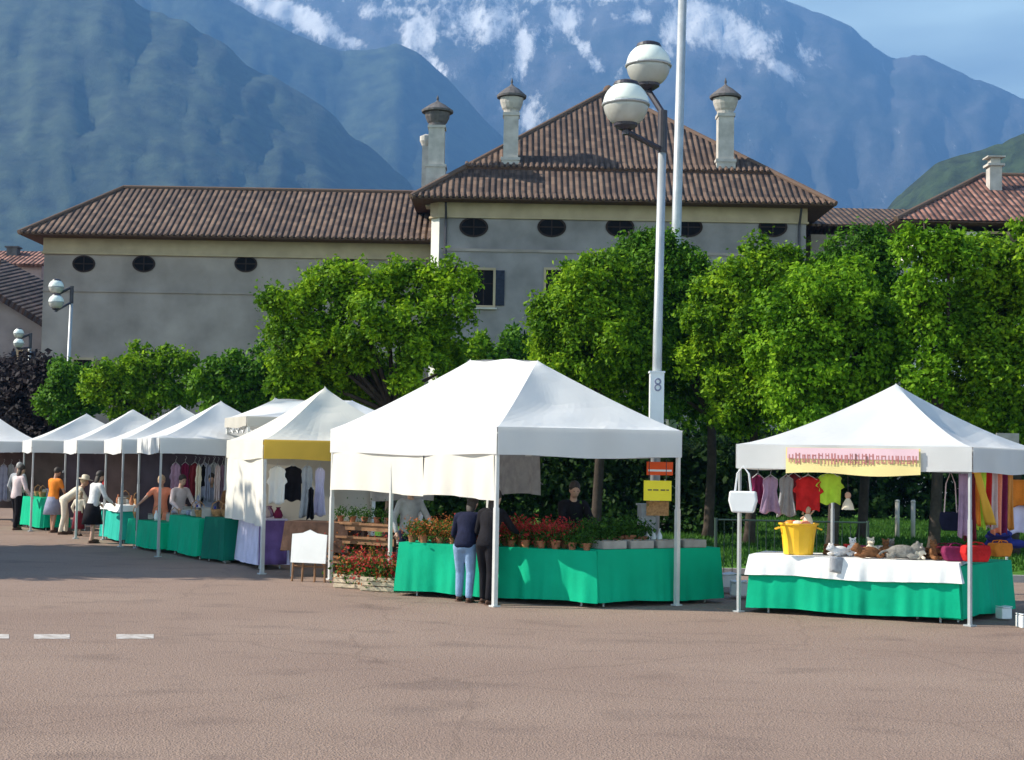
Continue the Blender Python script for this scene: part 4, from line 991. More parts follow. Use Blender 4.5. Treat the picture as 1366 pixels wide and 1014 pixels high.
# garments
def garment(name,label,top,w_,L_,mt,rz=0,kind='shirt',seed=0,cat='garment',group=None):
    root=thing(name,label,cat,top,rz,group); m=MB()
    if kind=='shirt': pr=[(-.12,0),(-.5,.10),(-.62,.42),(-.44,.46),(-.40,.26),(-.44,1),(.44,1),(.40,.26),(.44,.46),(.62,.42),(.5,.10),(.12,0)]
    elif kind=='dress': pr=[(-.15,0),(-.34,.04),(-.36,.2),(-.30,.38),(-.5,1),(.5,1),(.30,.38),(.36,.2),(.34,.04),(.15,0)]
    else: pr=[(-.5,0),(-.46,.5),(-.5,1),(.5,1),(.46,.5),(.5,0)]
    # cloth as a grid between left and right outline, rippled, closed by solidify
    Lf=sorted([(y,x) for x,y in pr if x<0]); 
    def half(y):
        xs=[q for q in Lf]; return float(np.interp(y,[q[0] for q in xs],[abs(q[1]) for q in xs]))
    rg=random.Random(seed)
    ph_=rg.uniform(0,6)
    def f(s,t):
        hw=half(t)*w_; x=(s*2-1)*hw
        return (x,.02*math.sin(s*14+ph_+t*2)*(.3+t)+.03*math.sin(s*PI),-t*L_-.02*math.sin(s*9+ph_)*t)
    m.grid(f,18,14); obj('cloth',m,mt,root,world=False,smooth=True,solid=.012)
    if kind!='scarf':
        h_=MB(); h_.tube([(0,0,.16),(.03,0,.13),(0,0,.07),(0,0,.02)],.004,5); h_.tube([(-w_*.34,0,-.04),(0,0,.03),(w_*.34,0,-.04)],.007,5); obj('hanger',h_,M['steel'],root,world=False)
    return root
def hang(name,label,px0,px1,py0,py1,Y,mt,kind='dress',seed=0,cat='garment',rz=0,group=None):
    t=P((px0+px1)/2,py0,Y); L_=(py1-py0)*Y/F; w_=(px1-px0)*Y/F
    return garment(name,label,t,w_,L_,mt,rz,kind,seed,cat,group)
Z=20.9
hang('hanging_dress','plum dress hanging right of the white bag',1000,1022,634,672,Z+.2,M['plum'],seed=1)
hang('hanging_dress','mauve dress hanging second right of the white bag',1014,1042,636,684,Z+.0,M['mauve'],seed=2)
hang('hanging_dress','grey lilac dress hanging between the mauve and the red clothes',1036,1062,636,688,Z+.15,M['greyc'],seed=3)
hang('hanging_shirt','dark maroon top hanging behind the grey lilac dress',1045,1072,633,668,Z+.5,M['maroon'],kind='shirt',seed=4)
hang('hanging_shirt','red top hanging under the left part of the banner',1060,1096,636,682,Z-.1,M['red'],kind='shirt',seed=5)
hang('hanging_shirt','lime green top hanging beside the red one',1091,1124,632,672,Z-.1,M['lime'],kind='shirt',seed=6)
p=P(1131,680,20.6); root=thing('straw_hat_doll','small cream doll hanging right of the lime green top','doll',p)
m=MB(); m.lathe([(.09,0),(.07,.08),(.02,.17)],(0,0,0),14); obj('dress',m,M['creamc'],root,world=False); m=MB(); m.ell((0,0,.20),(.045,.045,.05)); obj('head',m,M['skin'],root,world=False,smooth=True); m=MB(); m.tube([(0,0,.24),(0,0,.5)],.004,5); obj('cord',m,M['dsteel'],root,world=False)
for i,(px,py0,py1,mt,lab) in enumerate(((1286,632,716,'mauve','mauve'),(1293,632,720,'maroon','dark maroon'),(1300,630,700,'orange','orange'),(1308,628,705,'lime','lime green'),(1315,628,702,'red','red'),(1322,629,705,'pinkc','pale pink'),(1329,630,712,'coral','coral'),(1336,630,712,'plum','crimson'),(1343,630,706,'ora','amber'))):
    hang('hanging_scarf',lab+' scarf hanging in the row at the right corner of the stall',px-8,px+9,py0,py1,19.9+i*.15,M[mt],kind='scarf',seed=20+i,cat='scarf',rz=.3-.1*(i%3),group='scarves at the right corner')
wares=[('folded red cloth',M['red']),('folded brown cloth',M['brownp']),('folded cream cloth',M['creamc']),('folded coral cloth',M['coral']),('folded grey cloth',M['greyc']),('folded plum cloth',M['plum'])]
for i,px in enumerate((1110,1135,1158,1180,1202,1222,1240,1258,1276,1292)):
    nm,mt=wares[(i*5+1)%6]; p=on(rs1,px,.62+.12*(i%2)); m=MB()
    for q in range(3): m.box(p+Vector((random.uniform(-.02,.02),0,.025+.05*q)),(.24-.03*q,.18,.045),random.uniform(-.3,.3))
    o=obj('folded_cloth',m,mt); md=o.modifiers.new('b','BEVEL'); md.width=.018; md.segments=2
    tag(o,nm+' stacked at the back of the right stall table','folded cloth','folded cloths on the right stall')
t=P(1303,628,19.75); q=P(1322,700,20.3)
m=MB(); m.grid(lambda s,t_:((t.lerp(q,t_)+Vector((.075*(s-.5)*(1+t_),.02*math.sin(t_*9+s*4),0)))),4,14); root=thing('hanging_scarf','long yellow scarf hanging slantwise across the other scarves','scarf',t,0,'scarves at the right corner'); obj('cloth',m,M['yellow'],root,smooth=True,solid=.012)
hang('hanging_cloth','orange hanging cloth at the right edge of the picture',1340,1385,640,676,22.2,M['orange'],kind='scarf',seed=31,cat='cloth')
hang('hanging_cloth','lilac hanging cloth at the right edge below the orange one',1340,1385,674,712,22.3,M['lilac'],kind='scarf',seed=32,cat='cloth')
p=on(rs2,1336,.45); m=MB()
for k in range(5): m.ell((p.x+random.uniform(-.18,.18),p.y+random.uniform(-.15,.15),p.z+.12+.05*k),(.2,.16,.07),12,8)
o=obj('blue_bundle',m,M['blue'],smooth=True); tag(o,'heap of folded royal blue cloth on the side table of the right stall','cloth heap'); md=o.modifiers.new('r','REMESH'); md.mode='VOXEL'; md.voxel_size=.03
# foot bricks and white boxes around the stall
def carton(label,c,sz,mt,rz=0,group=None,name='carton'):
    root=thing(name,label,'box',c,rz,group); m=MB(); m.box((0,0,sz[2]/2),sz); o=obj('box',m,mt,root,world=False); md=o.modifiers.new('b','BEVEL'); md.width=.012; md.segments=2
    m=MB(); m.box((-sz[0]*.25,-.01,sz[2]+.012),(sz[0]*.48,sz[1]*1.04,.012),M=Matrix.Rotation(.12,4,'Y')); m.box((sz[0]*.25,-.01,sz[2]+.014),(sz[0]*.48,sz[1]*1.04,.012),M=Matrix.Rotation(-.15,4,'Y')); obj('lid_flap',m,mt,root,world=False); return root
p=G(966,792); carton('white box on the ground between the two big stalls, left one',(p.x,p.y+.1,.1),(.34,.3,.2),M['plast'],.2,'white boxes between the stalls')
p=G(988,800); carton('white box on the ground beside the left leg of the right stall',(p.x,p.y+.2,.05),(.26,.3,.2),M['plast'],-.1,'white boxes between the stalls')
p=G(1326,826); carton('small white box on the ground by the shaded side table',(p.x+.1,p.y-.1,.02),(.16,.16,.15),M['plast'],.3)
p=G(1362,836); carton('white box at the right edge on the ground',(p.x+.05,p.y-.1,.0),(.24,.2,.16),M['plast'],.1)
# metal barrier behind
def railing(label,a,b,h=1.1):
    a=Vector((*a,.0)); b=Vector((*b,.0)); root=thing('railing',label,'railing',(a+b)/2); m=MB(); m.tube([a+Vector((0,0,h)),b+Vector((0,0,h))],.018,6); m.tube([a+Vector((0,0,.15)),b+Vector((0,0,.15))],.018,6); obj('rail',m,M['railp'],root)
    n_=int((b-a).length/.14); m=MB()
    for i in range(n_+1): p=a.lerp(b,i/n_); m.tube([p+Vector((0,0,.15)),p+Vector((0,0,h))],.008,5)
    obj('bars',m,M['railp'],root)
    for i in range(3): p=a.lerp(b,i/2); m=MB(); m.tube([p,p+Vector((0,0,h+.03))],.028,8); obj('post',m,M['railp'],root)
railing('thin dark railing behind the yellow tub of the right stall',(3.6,25.6),(6.2,25.4))
for i,px in enumerate((1197,1218)):
    p=P(px,700,40); m=MB(); m.tube([(p.x,40,.1),(p.x,40,1.1)],.06,10); m.ell((p.x,40,1.12),(.07,.07,.05)); tag(obj('bollard',m,M['stone'],smooth=True),'pale low post on the lawn behind the right stall','post','pale posts on the lawn')
p=P(1344,600,30); sb=thing('sign_board','blank grey beige board on a post right of the pointed tent','sign',(p.x,30,.1)); m=MB(); m.box((p.x,30,P(1344,589,30).z),(.46,.04,.34)); obj('panel',m,M['greybox'],sb); m=MB(); m.tube([(p.x,30.05,.1),(p.x,30.05,P(1344,589,30).z)],.03,8); obj('post',m,M['steel'],sb)

# wooden display left of the flower stall
bench=thing('wooden_shelf','brown wooden shelf bench under the left side of the big tent','shelf',(-3.0,24.2,0))
a=G(436,776); b=G(512,783); a=Vector((a.x,a.y+.9,0)); b=Vector((b.x+.1,b.y+.9,0)); rz=math.atan2(b.y-a.y,b.x-a.x); md_=(a+b)/2; Ln=(b-a).length
for z,dp in ((.95,.4),(.72,.5),(.38,.6)):
    m=MB(); m.box(md_+Vector((0,0,z)),(Ln,dp,.035),rz); m.box(md_+Vector((0,-dp/2,z-.05)),(Ln,.02,.12),rz); obj('shelf_board',m,M['wood'],bench)
for s in (.03,.5,.97):
    p=a.lerp(b,s); m=MB(); m.box(p+Vector((0,-.15,.5)),(.05,.05,1.0),rz); m.box(p+Vector((0,.15,.5)),(.05,.05,1.0),rz); obj('leg',m,M['dwood'],bench)
for i in range(7):
    p=a.lerp(b,(i+.5)/7); put(po_ if i%3 else pr_,p+Vector((0,-.05,.398)),i,.95)
    kids_=None
for i in range(5):
    p=a.lerp(b,(i+.5)/5); dup(pg_,p+Vector((0,0,.97)),i,'leafy green pot plant on top of the brown wooden shelf',.8)
def crate(label,c,rz,sz=(.62,.42,.22),mt='pwood'):
    root=thing('wooden_crate',label,'crate',c,rz,'pale wooden crates on the ground'); X_,Y_,Z_=sz
    for k,(nm,cc,ss) in enumerate((('front_slats',(0,-Y_/2,0),(X_,.014,.06)),('back_slats',(0,Y_/2,0),(X_,.014,.06)))):
        m=MB(); 
        for z in (.045,.12,.19): m.box((0,cc[1],z),ss)
        obj(nm,m,M[mt],root,world=False)
    m=MB()
    for s in (-1,1):
        for z in (.045,.12,.19): m.box((s*(X_/2-.008),0,z),(.014,Y_-.016,.06))
        for q in (-1,1): m.box((s*(X_/2-.035),q*(Y_/2-.025),.11),(.03,.03,.22))
    obj('end_slats',m,M[mt],root,world=False)
    m=MB(); m.box((0,0,.012),(X_-.02,Y_-.02,.014)); obj('bottom',m,M[mt],root,world=False)
    return root
p=G(474,786); crate('pale wooden crate on the ground below the brown shelf, left one',(p.x,p.y+.25,0),-.45)
p=G(508,790); crate('pale wooden crate on the ground below the brown shelf, right one',(p.x,p.y+.25,0),-.35,(.58,.4,.22))
for i,(px,py) in enumerate(((474,786),(508,790))):
    p=G(px,py)
    for j in range(3): dup(pr_ if (i+j)%2 else po_,Vector((p.x-.18+.18*j,p.y+.25-.07*j,.03)),j,('red' if (i+j)%2 else 'orange')+' flowering pot plant standing in the pale crates on the ground',1.3)
# white easel board
ea_=G(410,777); bz=thing('easel_board','blank white board with curved top on brown easel legs left of the big tent','easel board',(ea_.x,ea_.y+.15,0))
w_=52*ea_.y/F; hh=44*ea_.y/F; z0=(777-752)*ea_.y/F
m=MB(); pr=[(-w_/2,0),(w_/2,0),(w_/2,hh*.86),(w_*.2,hh*.9),(0,hh),(-w_*.2,hh*.9),(-w_/2,hh*.86)]
m.prism(pr,.03,Matrix.Translation((ea_.x,ea_.y+.1,z0))@Matrix.Rotation(-.35,4,'Z')@Matrix.Rotation(PI/2-.08,4,'X')); obj('panel',m,M['wcloth'],bz)
for x in (-.42,-.16,.16,.42):
    m=MB(); m.tube([(ea_.x+x*w_*1.05,ea_.y+.1-x*w_*.35,0),(ea_.x+x*w_*.95,ea_.y+.2-x*w_*.35,z0+hh*.8)],.02,6); obj('leg',m,M['wood'],bz)
m=MB(); m.tube([(ea_.x-.3,ea_.y+.3,z0*.8),(ea_.x+.3,ea_.y+.08,z0*.8)],.018,6); obj('crossbar',m,M['wood'],bz)
# second leaning wooden easel legs, table behind the board
wt=table('small brown table behind the white easel board','brown cloth on the small table behind the white easel board',(ea_.x-.55,ea_.y+1.1),(ea_.x+.55,ea_.y+.75),.95,.6,M['dwood'],hem=.45)
# garments in the yellow tent
hang('hanging_shirt','white shirt hanging under the yellow valance at its left end',358,382,622,672,26.2,M['wcloth'],kind='shirt',seed=41)
hang('hanging_jacket','black jacket hanging under the middle of the yellow valance',378,404,622,668,26.3,M['black'],kind='shirt',seed=42)
hang('hanging_dress','long grey dress hanging right of the black jacket',400,420,622,690,26.25,M['greyc'],seed=43)
hang('hanging_dress','long pale grey dress hanging at the right end under the yellow valance',418,436,624,688,26.4,M['lilac'],seed=44)
hang('hanging_dress','narrow black dress hanging between the two grey dresses',410,420,650,692,26.1,M['black'],seed=45)
# pink and purple wares on lilac table
a,b,d,n,h=L1
for i in range(9):
    p=a+d*(.6+.22*i)+n*random.uniform(.1,.4)+Vector((0,0,h+.01))
    m=MB(); m.lathe([(.07,0),(.09,.05),(.06,.13),(.03,.17),(.05,.2)],p,10); tag(obj('vase',m,[M['mauve'],M['pinkc'],M['plum']][i%3],smooth=True),['mauve','pale pink','plum'][i%3]+' vase standing in the cluster on the lilac cloth','vase','small vases on the lilac cloth')
def basket(label,loc,r=.15,group=None,mt='straw'):
    root=thing('basket',label,'basket',loc,0,group); m=MB(); m.lathe([(r*.7,0),(r*.95,.08),(r,.13),(r*1.04,.135),(r*.9,.13),(r*.65,.03)],(0,0,0),16); obj('bowl',m,M[mt],root,world=False)
    m=MB(); m.tube([(-r,0,.12),(-r*.8,0,.24),(0,0,.31),(r*.8,0,.24),(r,0,.12)],.01,6); obj('handle',m,M[mt],root,world=False)
a,b,d,n,h=L6
basket('brown basket with hoop handle on the narrow green table, left one',a+d*.12+n*.2+Vector((0,0,h+.01)),.14,'brown baskets'); basket('brown basket with hoop handle on the narrow green table, right one',a+d*.38+n*.3+Vector((0,0,h+.01)),.15,'brown baskets'); basket('orange brown basket at the far right of the narrow green table',b+n*.25+Vector((-.02,0,h+.01)),.13,'brown baskets','wood')
a,b,d,n,h=L4
for i in range(4): p=a+d*(.15+.25*i)+n*.3+Vector((0,0,h+.02)); m=MB(); m.lathe([(.06,0),(.08,.06),(.05,.1)],p,10); tag(obj('jar',m,M['plast'],smooth=True),'small white jar on the teal covered table','jar','white jars on the teal table')
a,b,d,n,h=L2
for i in range(3): p=a+d*(.2+.35*i)+n*.3+Vector((0,0,h+.01)); m=MB(); m.box(p+Vector((0,0,.05)),(.24,.18,.1),.4*i); o=obj('folded_cloth',m,[M['greyc'],M['greyb'],M['whitep']][i]); tag(o,['grey','blue grey','white'][i]+' folded cloth on the bright green table next to the narrow green one','folded cloth'); md=o.modifiers.new('b','BEVEL'); md.width=.03; md.segments=3
# clothes hanging deep in the left tents
cols=['mauve','greyb','black','plum','greyc','navy','maroon','creamc']
names={'mauve':'mauve','greyb':'blue grey','black':'black','plum':'plum','greyc':'grey','navy':'navy','maroon':'maroon','creamc':'cream'}
wh=['sharp peaked white tent','third tent from the left','blunt peaked white tent']
for ti,(Y,px0,px1) in enumerate(((32.2,228,292),(35.0,196,240),(38.0,140,184))):
    nn=5
    for i in range(nn):
        c_=cols[(i*3+ti*2)%8]; x=px0+(px1-px0)*(i+.5)/nn; wd=(px1-px0)/nn*.55
        hang('hanging_garment',names[c_]+' garment hanging inside the '+wh[ti],x-wd,x+wd,618,662,Y+.1*(i%2),M[c_],kind='dress' if i%2 else 'shirt',seed=60+i+ti*9,group='clothes hanging inside the left tents')
for ti,(tb,lab) in enumerate(((L2,'bright green table under the sharp peak'),(L3,'low green table in front of the woman in coral'),(L4,'teal covered table'),(L5,'leftmost green table'))):
    a,b,d,n,h=tb
    for i in range(7):
        p=a+d*((b-a).length*(i+.5)/7)+n*random.uniform(.12,.45)+Vector((0,0,h+.016))
        if (i+ti)%3==0:
            q=carton('small grey carton on the '+lab,p,(.2,.16,random.uniform(.08,.2)),M['greybox'],i*.5,'cartons on the left tables')
        elif (i+ti)%3==1: basket('small straw basket on the '+lab,p,.10,'baskets on the left tables')
        else:
            m=MB(); m.lathe([(.04,0),(.055,.06),(.045,.13),(.02,.18),(.022,.22)],p,10); tag(obj('bottle',m,M[['terra','plast','blue'][i%3]],smooth=True),['terracotta','white','blue'][i%3]+' bottle on the '+lab,'bottle','bottles on the left tables')
cc_=['creamc','mauve','greyb','maroon','pinkc','black','coral','greyc']; cn_=['cream','mauve','blue grey','maroon','pale pink','black','coral','grey']
for ti,(Y,px0,px1,where) in enumerate(((31.0,262,300,'between the lilac stall and the sharp peaked tent'),(41.5,78,128,'behind the stooping shopper'),(43.2,0,60,'at the back of the leftmost stall'))):
    for i in range(6):
        j=(i*5+ti)%8; x=px0+(px1-px0)*(i+.5)/6; wd=(px1-px0)/6*.6
        hang('hanging_garment',cn_[j]+' garment hanging '+where,x-wd,x+wd,620,668,Y+.12*(i%2),M[cc_[j]],kind='dress' if i%2 else 'shirt',seed=90+i+ti*7,group='garments '+where)
# small white parasol
c=P(116,616,39.0); pz=thing('parasol','small low white parasol under the tents above the stooping shopper','parasol',(c.x,39.0,0)); m=MB(); m.lathe([(.62,-.30),(.60,-.24),(.3,-.08),(.02,0)],(c.x,39.0,c.z),12); obj('canopy',m,M['white'],pz); m=MB(); m.tube([(c.x,39.0,0),(c.x,39.0,c.z)],.02,8); obj('pole',m,M['alu'],pz)

# ------------------------------------------------------------------ people
def remesh(mb,name,material,vox,parent,sm=2):
    me=bpy.data.meshes.new('tmp'); me.from_pydata(mb.v,[],mb.f); o=bpy.data.objects.new('tmp',me); C.objects.link(o)
    md=o.modifiers.new('r','REMESH'); md.mode='VOXEL'; md.voxel_size=vox
    if sm: s=o.modifiers.new('s','SMOOTH'); s.iterations=sm; s.factor=.5
    dg=bpy.context.evaluated_depsgraph_get(); ev=o.evaluated_get(dg); m2=bpy.data.meshes.new_from_object(ev); m2.name=name
    bpy.data.objects.remove(o); bpy.data.meshes.remove(me)
    m2.materials.clear(); m2.materials.append(material); m2.polygons.foreach_set('use_smooth',[True]*len(m2.polygons))
    r=bpy.data.objects.new(name,m2); C.objects.link(r); r.parent=parent; return r
def cap(mb,a,b,ra,rb,n=12):
    a=Vector(a); b=Vector(b); mb.tube([a,b],[ra,rb],n); mb.ell(a,(ra,)*3,n,8); mb.ell(b,(rb,)*3,n,8)
def person(label,loc,face,H=1.70,lean=0,hip_drop=0,arms=((.25,.30,-.35),(.25,.30,-.35)),top='navy',bottom='jean',hair='hairb',skin='skin',hairlen=0,hat=None,head_down=.2,skirt=None,step=.08,sleeve=1.0,knee=.03):
    """faces local -Y; arms: hand target offsets from the shoulder (out, forward, up)"""
    root=thing('person',label,'person',loc,face)
    k=H/1.70; hz_=(.90-hip_drop)*k
    hip=Vector((0,0,hz_)); fw=Vector((0,-1,0)); ax=Matrix.Rotation(lean,3,'X')
    def T(x,y,z): return hip+ax@Vector((x*k,y*k,z*k))
    chest=T(0,0,.42); neck=T(0,0,.56); hd=Matrix.Rotation(lean*.6+head_down,3,'X'); head=neck+hd@Vector((0,-.02*k,.16*k))
    body=MB(); shirt=MB(); pants=MB()
    # torso
    def torso(mb,e=0):
        pr_=((-.09,.10,.07),(-.06,.145,.105),(0,.158,.112),(.08,.150,.106),(.16,.138,.100),(.22,.136,.100),(.30,.152,.108),(.38,.168,.112),(.45,.165,.104),(.50,.13,.085),(.53,.07,.06))
        vs=[T((rx_+e)*math.cos(2*PI*q/20),(ry_+e)*math.sin(2*PI*q/20),z) for z,rx_,ry_ in pr_ for q in range(20)]
        nr=len(pr_); fs=[(i*20+q,i*20+(q+1)%20,(i+1)*20+(q+1)%20,(i+1)*20+q) for i in range(nr-1) for q in range(20)]+[tuple(reversed(range(20))),tuple((nr-1)*20+q for q in range(20))]
        mb.add(vs,fs)
        cap(mb,T(-.14,0,.48),T(.14,0,.48),(.058+e)*k,(.058+e)*k)
    torso(body); torso(shirt,.014)
    cap(body,T(0,0,.48),neck+Vector((0,-.01,.05)),.06*k,.052*k)
    # head
    Hm=Matrix.Translation(head)@hd.to_4x4()
    body.ell(head,(.075*k,.092*k,.112*k),18,12,M=hd.to_4x4())
    body.ell(Hm@Vector((0,-.035*k,-.055*k)),(.055*k,.06*k,.055*k),12,8); body.ell(Hm@Vector((0,-.093*k,-.015*k)),(.014*k,.022*k,.022*k),8,6)
    body.ell(Hm@Vector((0,-.085*k,-.05*k)),(.026*k,.014*k,.010*k),8,6)
    for s in (-1,1): body.ell(Hm@Vector((s*.077*k,0,-.012*k)),(.012*k,.020*k,.030*k),8,6)
    # legs
    for s in (-1,1):
        h0=hip+Vector((s*.085*k,0,-.03*k)); ft=Vector((s*.10*k,-s*step*k,.085*k)); kn=h0.lerp(ft,.5)+Vector((0,-(knee+hip_drop*.5)*k,0))
        cap(body,h0,kn,.085*k,.056*k); cap(body,kn,ft,.055*k,.036*k)
        body.ell(ft+Vector((0,-.055*k,-.045*k)),(.042*k,.12*k,.040*k),12,8)
        if not skirt: cap(pants,h0,kn,.098*k,.072*k); cap(pants,kn,ft+Vector((0,0,.02)),.070*k,.056*k)
        sh=MB(); sh.ell(ft+Vector((0,-.06*k,-.042*k)),(.050*k,.135*k,.048*k),12,8); sh.box(ft+Vector((0,-.06*k,-.078*k)),(.085*k,.25*k,.018)); root_sh=sh
        obj('shoe',sh,M['dwood'],root,world=False,smooth=True)
    if skirt:
        m=MB(); z0=hz_+.05; z1=hz_-skirt*k; m.lathe([(.25*k,z1),(.21*k,(z0+z1)/2),(.15*k,z0)],(0,0,0),18); obj('skirt',m,M[bottom],root,world=False,smooth=True)
    else: 
        pants.ell(hip+Vector((0,0,-.02)),(.165*k,.12*k,.10*k),16,8)
    # arms
    for s,(o_,f_,u_2) in zip((-1,1),arms):
        sh_=T(s*.185,0,.47); hand=sh_+Vector((s*o_*k-s*.0,-f_*k,u_2*k))
        v=hand-sh_; L1_,L2_=.29*k,.26*k; dl=min(v.length,(L1_+L2_)*.985); v=v.normalized()*dl; hand=sh_+v
        aa=(L1_**2-L2_**2+dl**2)/(2*dl); hh_=math.sqrt(max(0,L1_**2-aa**2)); bend=Vector((s*.5,.4,-.6)); bend=(bend-bend.project(v)).normalized()
        el=sh_+v.normalized()*aa+bend*hh_
        cap(body,sh_,el,.047*k,.037*k); cap(body,el,hand,.036*k,.025*k)
        cap(shirt,sh_,sh_.lerp(el,min(1,sleeve*2)),.063*k,.056*k)
        if sleeve>.6: cap(shirt,el,el.lerp(hand,.9),.052*k,.040*k)
        fd=(hand-el).normalized(); sd=fd.cross(Vector((0,0,1))); sd=sd.normalized() if sd.length>.1 else Vector((1,0,0)); nn_=sd.cross(fd).normalized()
        pm=hand+fd*.045*k; body.ell(pm,(.030*k,.030*k,.026*k),10,8); body.tube([hand,hand+fd*.085*k],[.026*k,.036*k],10)
        for q,(off,ln) in enumerate(((-.030,.060),(-.010,.070),(.010,.066),(.030,.052))):
            b0=hand+fd*.075*k+sd*off*k; b1=b0+(fd*.9-nn_*.3).normalized()*ln*.55*k; b2=b1+(fd*.6-nn_*.8).normalized()*ln*.5*k
            body.tube([b0,b1,b2],[.0095*k,.009*k,.0075*k],6)
        tb=hand+fd*.03*k-sd*.03*k*s; body.tube([tb,tb+(fd*.6-sd*s*.7).normalized()*.05*k,tb+(fd*.9-sd*s*.4).normalized()*.085*k],[.012*k,.011*k,.009*k],6)
    b_=remesh(body,'body',M[skin],.0125,root)
    remesh(shirt,'top',M[top],.017,root)
    if not skirt: remesh(pants,'trousers',M[bottom],.017,root)
    hm=MB(); hm.ell(Hm@Vector((0,.022*k,.035*k)),(.088*k,.100*k,.104*k),16,10,M=hd.to_4x4())
    if hairlen: hm.ell(Hm@Vector((0,.055*k,-.05*k-hairlen*.3*k)),(.075*k,.05*k,(.09+hairlen*.5)*k),14,10,M=hd.to_4x4())
    obj('hair',hm,M[hair],root,world=False,smooth=True)
    for s in (-1,1):
        e_=MB(); e_.ell(Hm@Vector((s*.03*k,-.084*k,.008*k)),(.011*k,.008*k,.007*k),8,6); obj('eye',e_,M['ink'],root,world=False)
    if hat:
        m=MB(); m.lathe([(.20*k,.0),(.205*k,.012),(.10*k,.03),(.098*k,.10),(.06*k,.125),(.01,.13)],(0,0,0),20,M=Hm@Matrix.Translation((0,0,.055*k))); obj('hat',m,M[hat],root,world=False,smooth=True)
    return root
# facing angle: 0 looks at the camera (-Y); PI looks away
tbl=Vector((ms1[3].x,ms1[3].y)); fa=math.atan2(tbl.x,-tbl.y)
p=G(619,802); person('shopper in navy jacket and pale jeans bending over the flower stall',(p.x,p.y-.12,0),fa+.2,H=1.68,lean=.55,hip_drop=.06,arms=((.05,.38,-.36),(.05,.30,-.42)),top='navy',bottom='jean',hair='hairb',hairlen=.1)
p=G(648,805); person('shopper in all black clothes beside the one in pale jeans',(p.x,p.y-.1,0),fa-.1,H=1.64,lean=.30,arms=((.02,.42,-.30),(.02,.20,-.46)),top='black',bottom='black',hair='hairb',hairlen=.16)
person('flower seller in dark clothes behind the red pot plants',(P(762,700,23.2).x,23.2,0),.2,H=1.74,lean=.22,arms=((.0,.42,-.34),(.05,.40,-.36)),top='black',bottom='black',hair='hairb')
person('seller in a plum top standing at the back of the flower stall',(P(545,700,24.4).x,24.4,0),.5,H=1.66,lean=.1,arms=((.1,.1,-.5),(.1,.3,-.35)),top='greyc',bottom='navy',hair='hairb',skin='skin')['label']='seller in a grey top at the back of the flower stall behind the orange plants'
p=G(20,707); person('shopper in pale pink top and black trousers at the far left',(p.x,p.y,0),2.5,H=1.68,lean=.15,arms=((.08,.2,-.46),(.0,.32,-.35)),top='pinkc',bottom='black',hair='hairb',hairlen=.12)
p=G(45,702); person('seller in a dark top standing behind the leftmost green table',(p.x-.1,p.y+1.4,0),.5,H=1.72,lean=.1,arms=((.05,.25,-.45),(.05,.3,-.40)),top='maroon',bottom='black',hair='hairb')
p=G(84,713); person('stooping shopper in cream hat, cream top and cream trousers',(p.x,p.y,0),2.0,H=1.66,lean=.95,hip_drop=.02,arms=((.02,.35,-.40),(.02,.30,-.44)),top='creamc',bottom='creamc',hair='hairl',hat='creamc',head_down=-.4)
p=G(66,711); person('shopper in blue grey shorts and orange top next to the stooping one',(p.x,p.y+.2,0),2.6,H=1.64,lean=.12,arms=((.05,.25,-.45),(.05,.3,-.40)),top='orange',bottom='greyb',hair='hairb',skin='skin2',skirt=.42,sleeve=.3)
p=G(104,715); person('small child with long light hair in a maroon dress beside the cream trousers',(p.x,p.y,0),2.9,H=1.08,lean=.1,arms=((.06,.05,-.5),(.06,.05,-.5)),top='creamc',bottom='maroon',hair='hairl',hairlen=.3,skirt=.62)
p=G(192,735); person('light haired woman in coral top leaning on the low green table',(p.x+.1,p.y+.95,0),.25,H=1.60,lean=.3,arms=((.32,.25,-.32),(.32,.22,-.30)),top='coral',bottom='coral',hair='hairl',sleeve=.25)
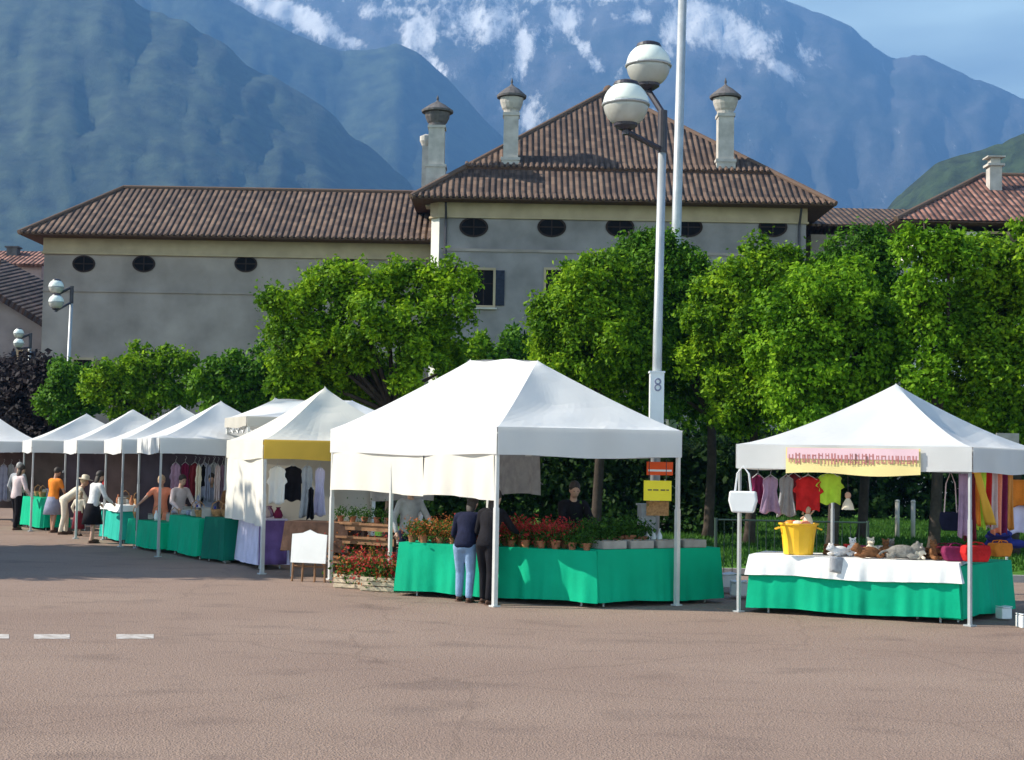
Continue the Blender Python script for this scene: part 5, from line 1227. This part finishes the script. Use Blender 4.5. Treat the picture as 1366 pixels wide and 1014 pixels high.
p=G(286,750); person('seller in an orange brown top behind the brown baskets',(p.x,p.y+1.6,0),.5,H=1.62,lean=.2,arms=((.05,.3,-.4),(.05,.3,-.4)),top='brownp',bottom='black',hair='hairb',skin='skin2')
p=G(228,738); person('shopper in a pale top standing right of the woman in coral',(p.x-.1,p.y+1.0,0),.8,H=1.60,lean=.15,arms=((.05,.3,-.4),(.05,.3,-.4)),top='pinkc',bottom='greyb',hair='hairb')

p=G(150,724); person('shopper in a white top and black skirt left of the teal table',(p.x-.4,p.y-.3,0),2.4,H=1.63,lean=.2,arms=((.04,.3,-.4),(.04,.25,-.44)),top='whitep',bottom='black',hair='hairb',hairlen=.1,skirt=.45)
p=G(124,716); person('seller in a red top behind the stooping shopper',(p.x,p.y+1.5,0),.6,H=1.68,lean=.15,arms=((.04,.3,-.4),(.06,.1,-.5)),top='red',bottom='navy',hair='hairg',skin='skin2')
p=G(8,704); person('shopper in a grey jacket at the very left edge of the picture',(p.x,p.y+.8,0),2.8,H=1.72,lean=.05,arms=((.05,.1,-.5),(.05,.1,-.5)),top='greyc',bottom='navy',hair='hairg')
p=G(247,742); person('shopper in a grey blue jacket behind the bright green table',(p.x+.2,p.y+1.3,0),.3,H=1.66,lean=.2,arms=((.04,.3,-.4),(.04,.3,-.4)),top='greyb',bottom='black',hair='hairb',hairlen=.1)
# ------------------------------------------------------------------ haze
if HAZE:
    m,nt,N,L=newmat('mountain haze'); out=N.new('ShaderNodeOutputMaterial'); pv=N.new('ShaderNodeVolumePrincipled')
    pv.inputs['Color'].default_value=(.125,.30,.66,1); pv.inputs['Density'].default_value=2.1e-4; pv.inputs['Anisotropy'].default_value=0.0
    L.new(pv.outputs[0],out.inputs['Volume'])
    zs=max(v.co.z for o in C.objects if o.name.endswith('mountain') for v in o.data.vertices)
    mb=MB(); mb.box((0,5400,(zs+40-3)/2),(24000,13600,zs+40+3)); o=obj('haze',mb,m); tag(o,kind='stuff',label='pale blue air between the square and the mountains',cat='haze')
S.cycles.use_denoising=True
S.cycles.max_bounces=6; S.cycles.transparent_max_bounces=8
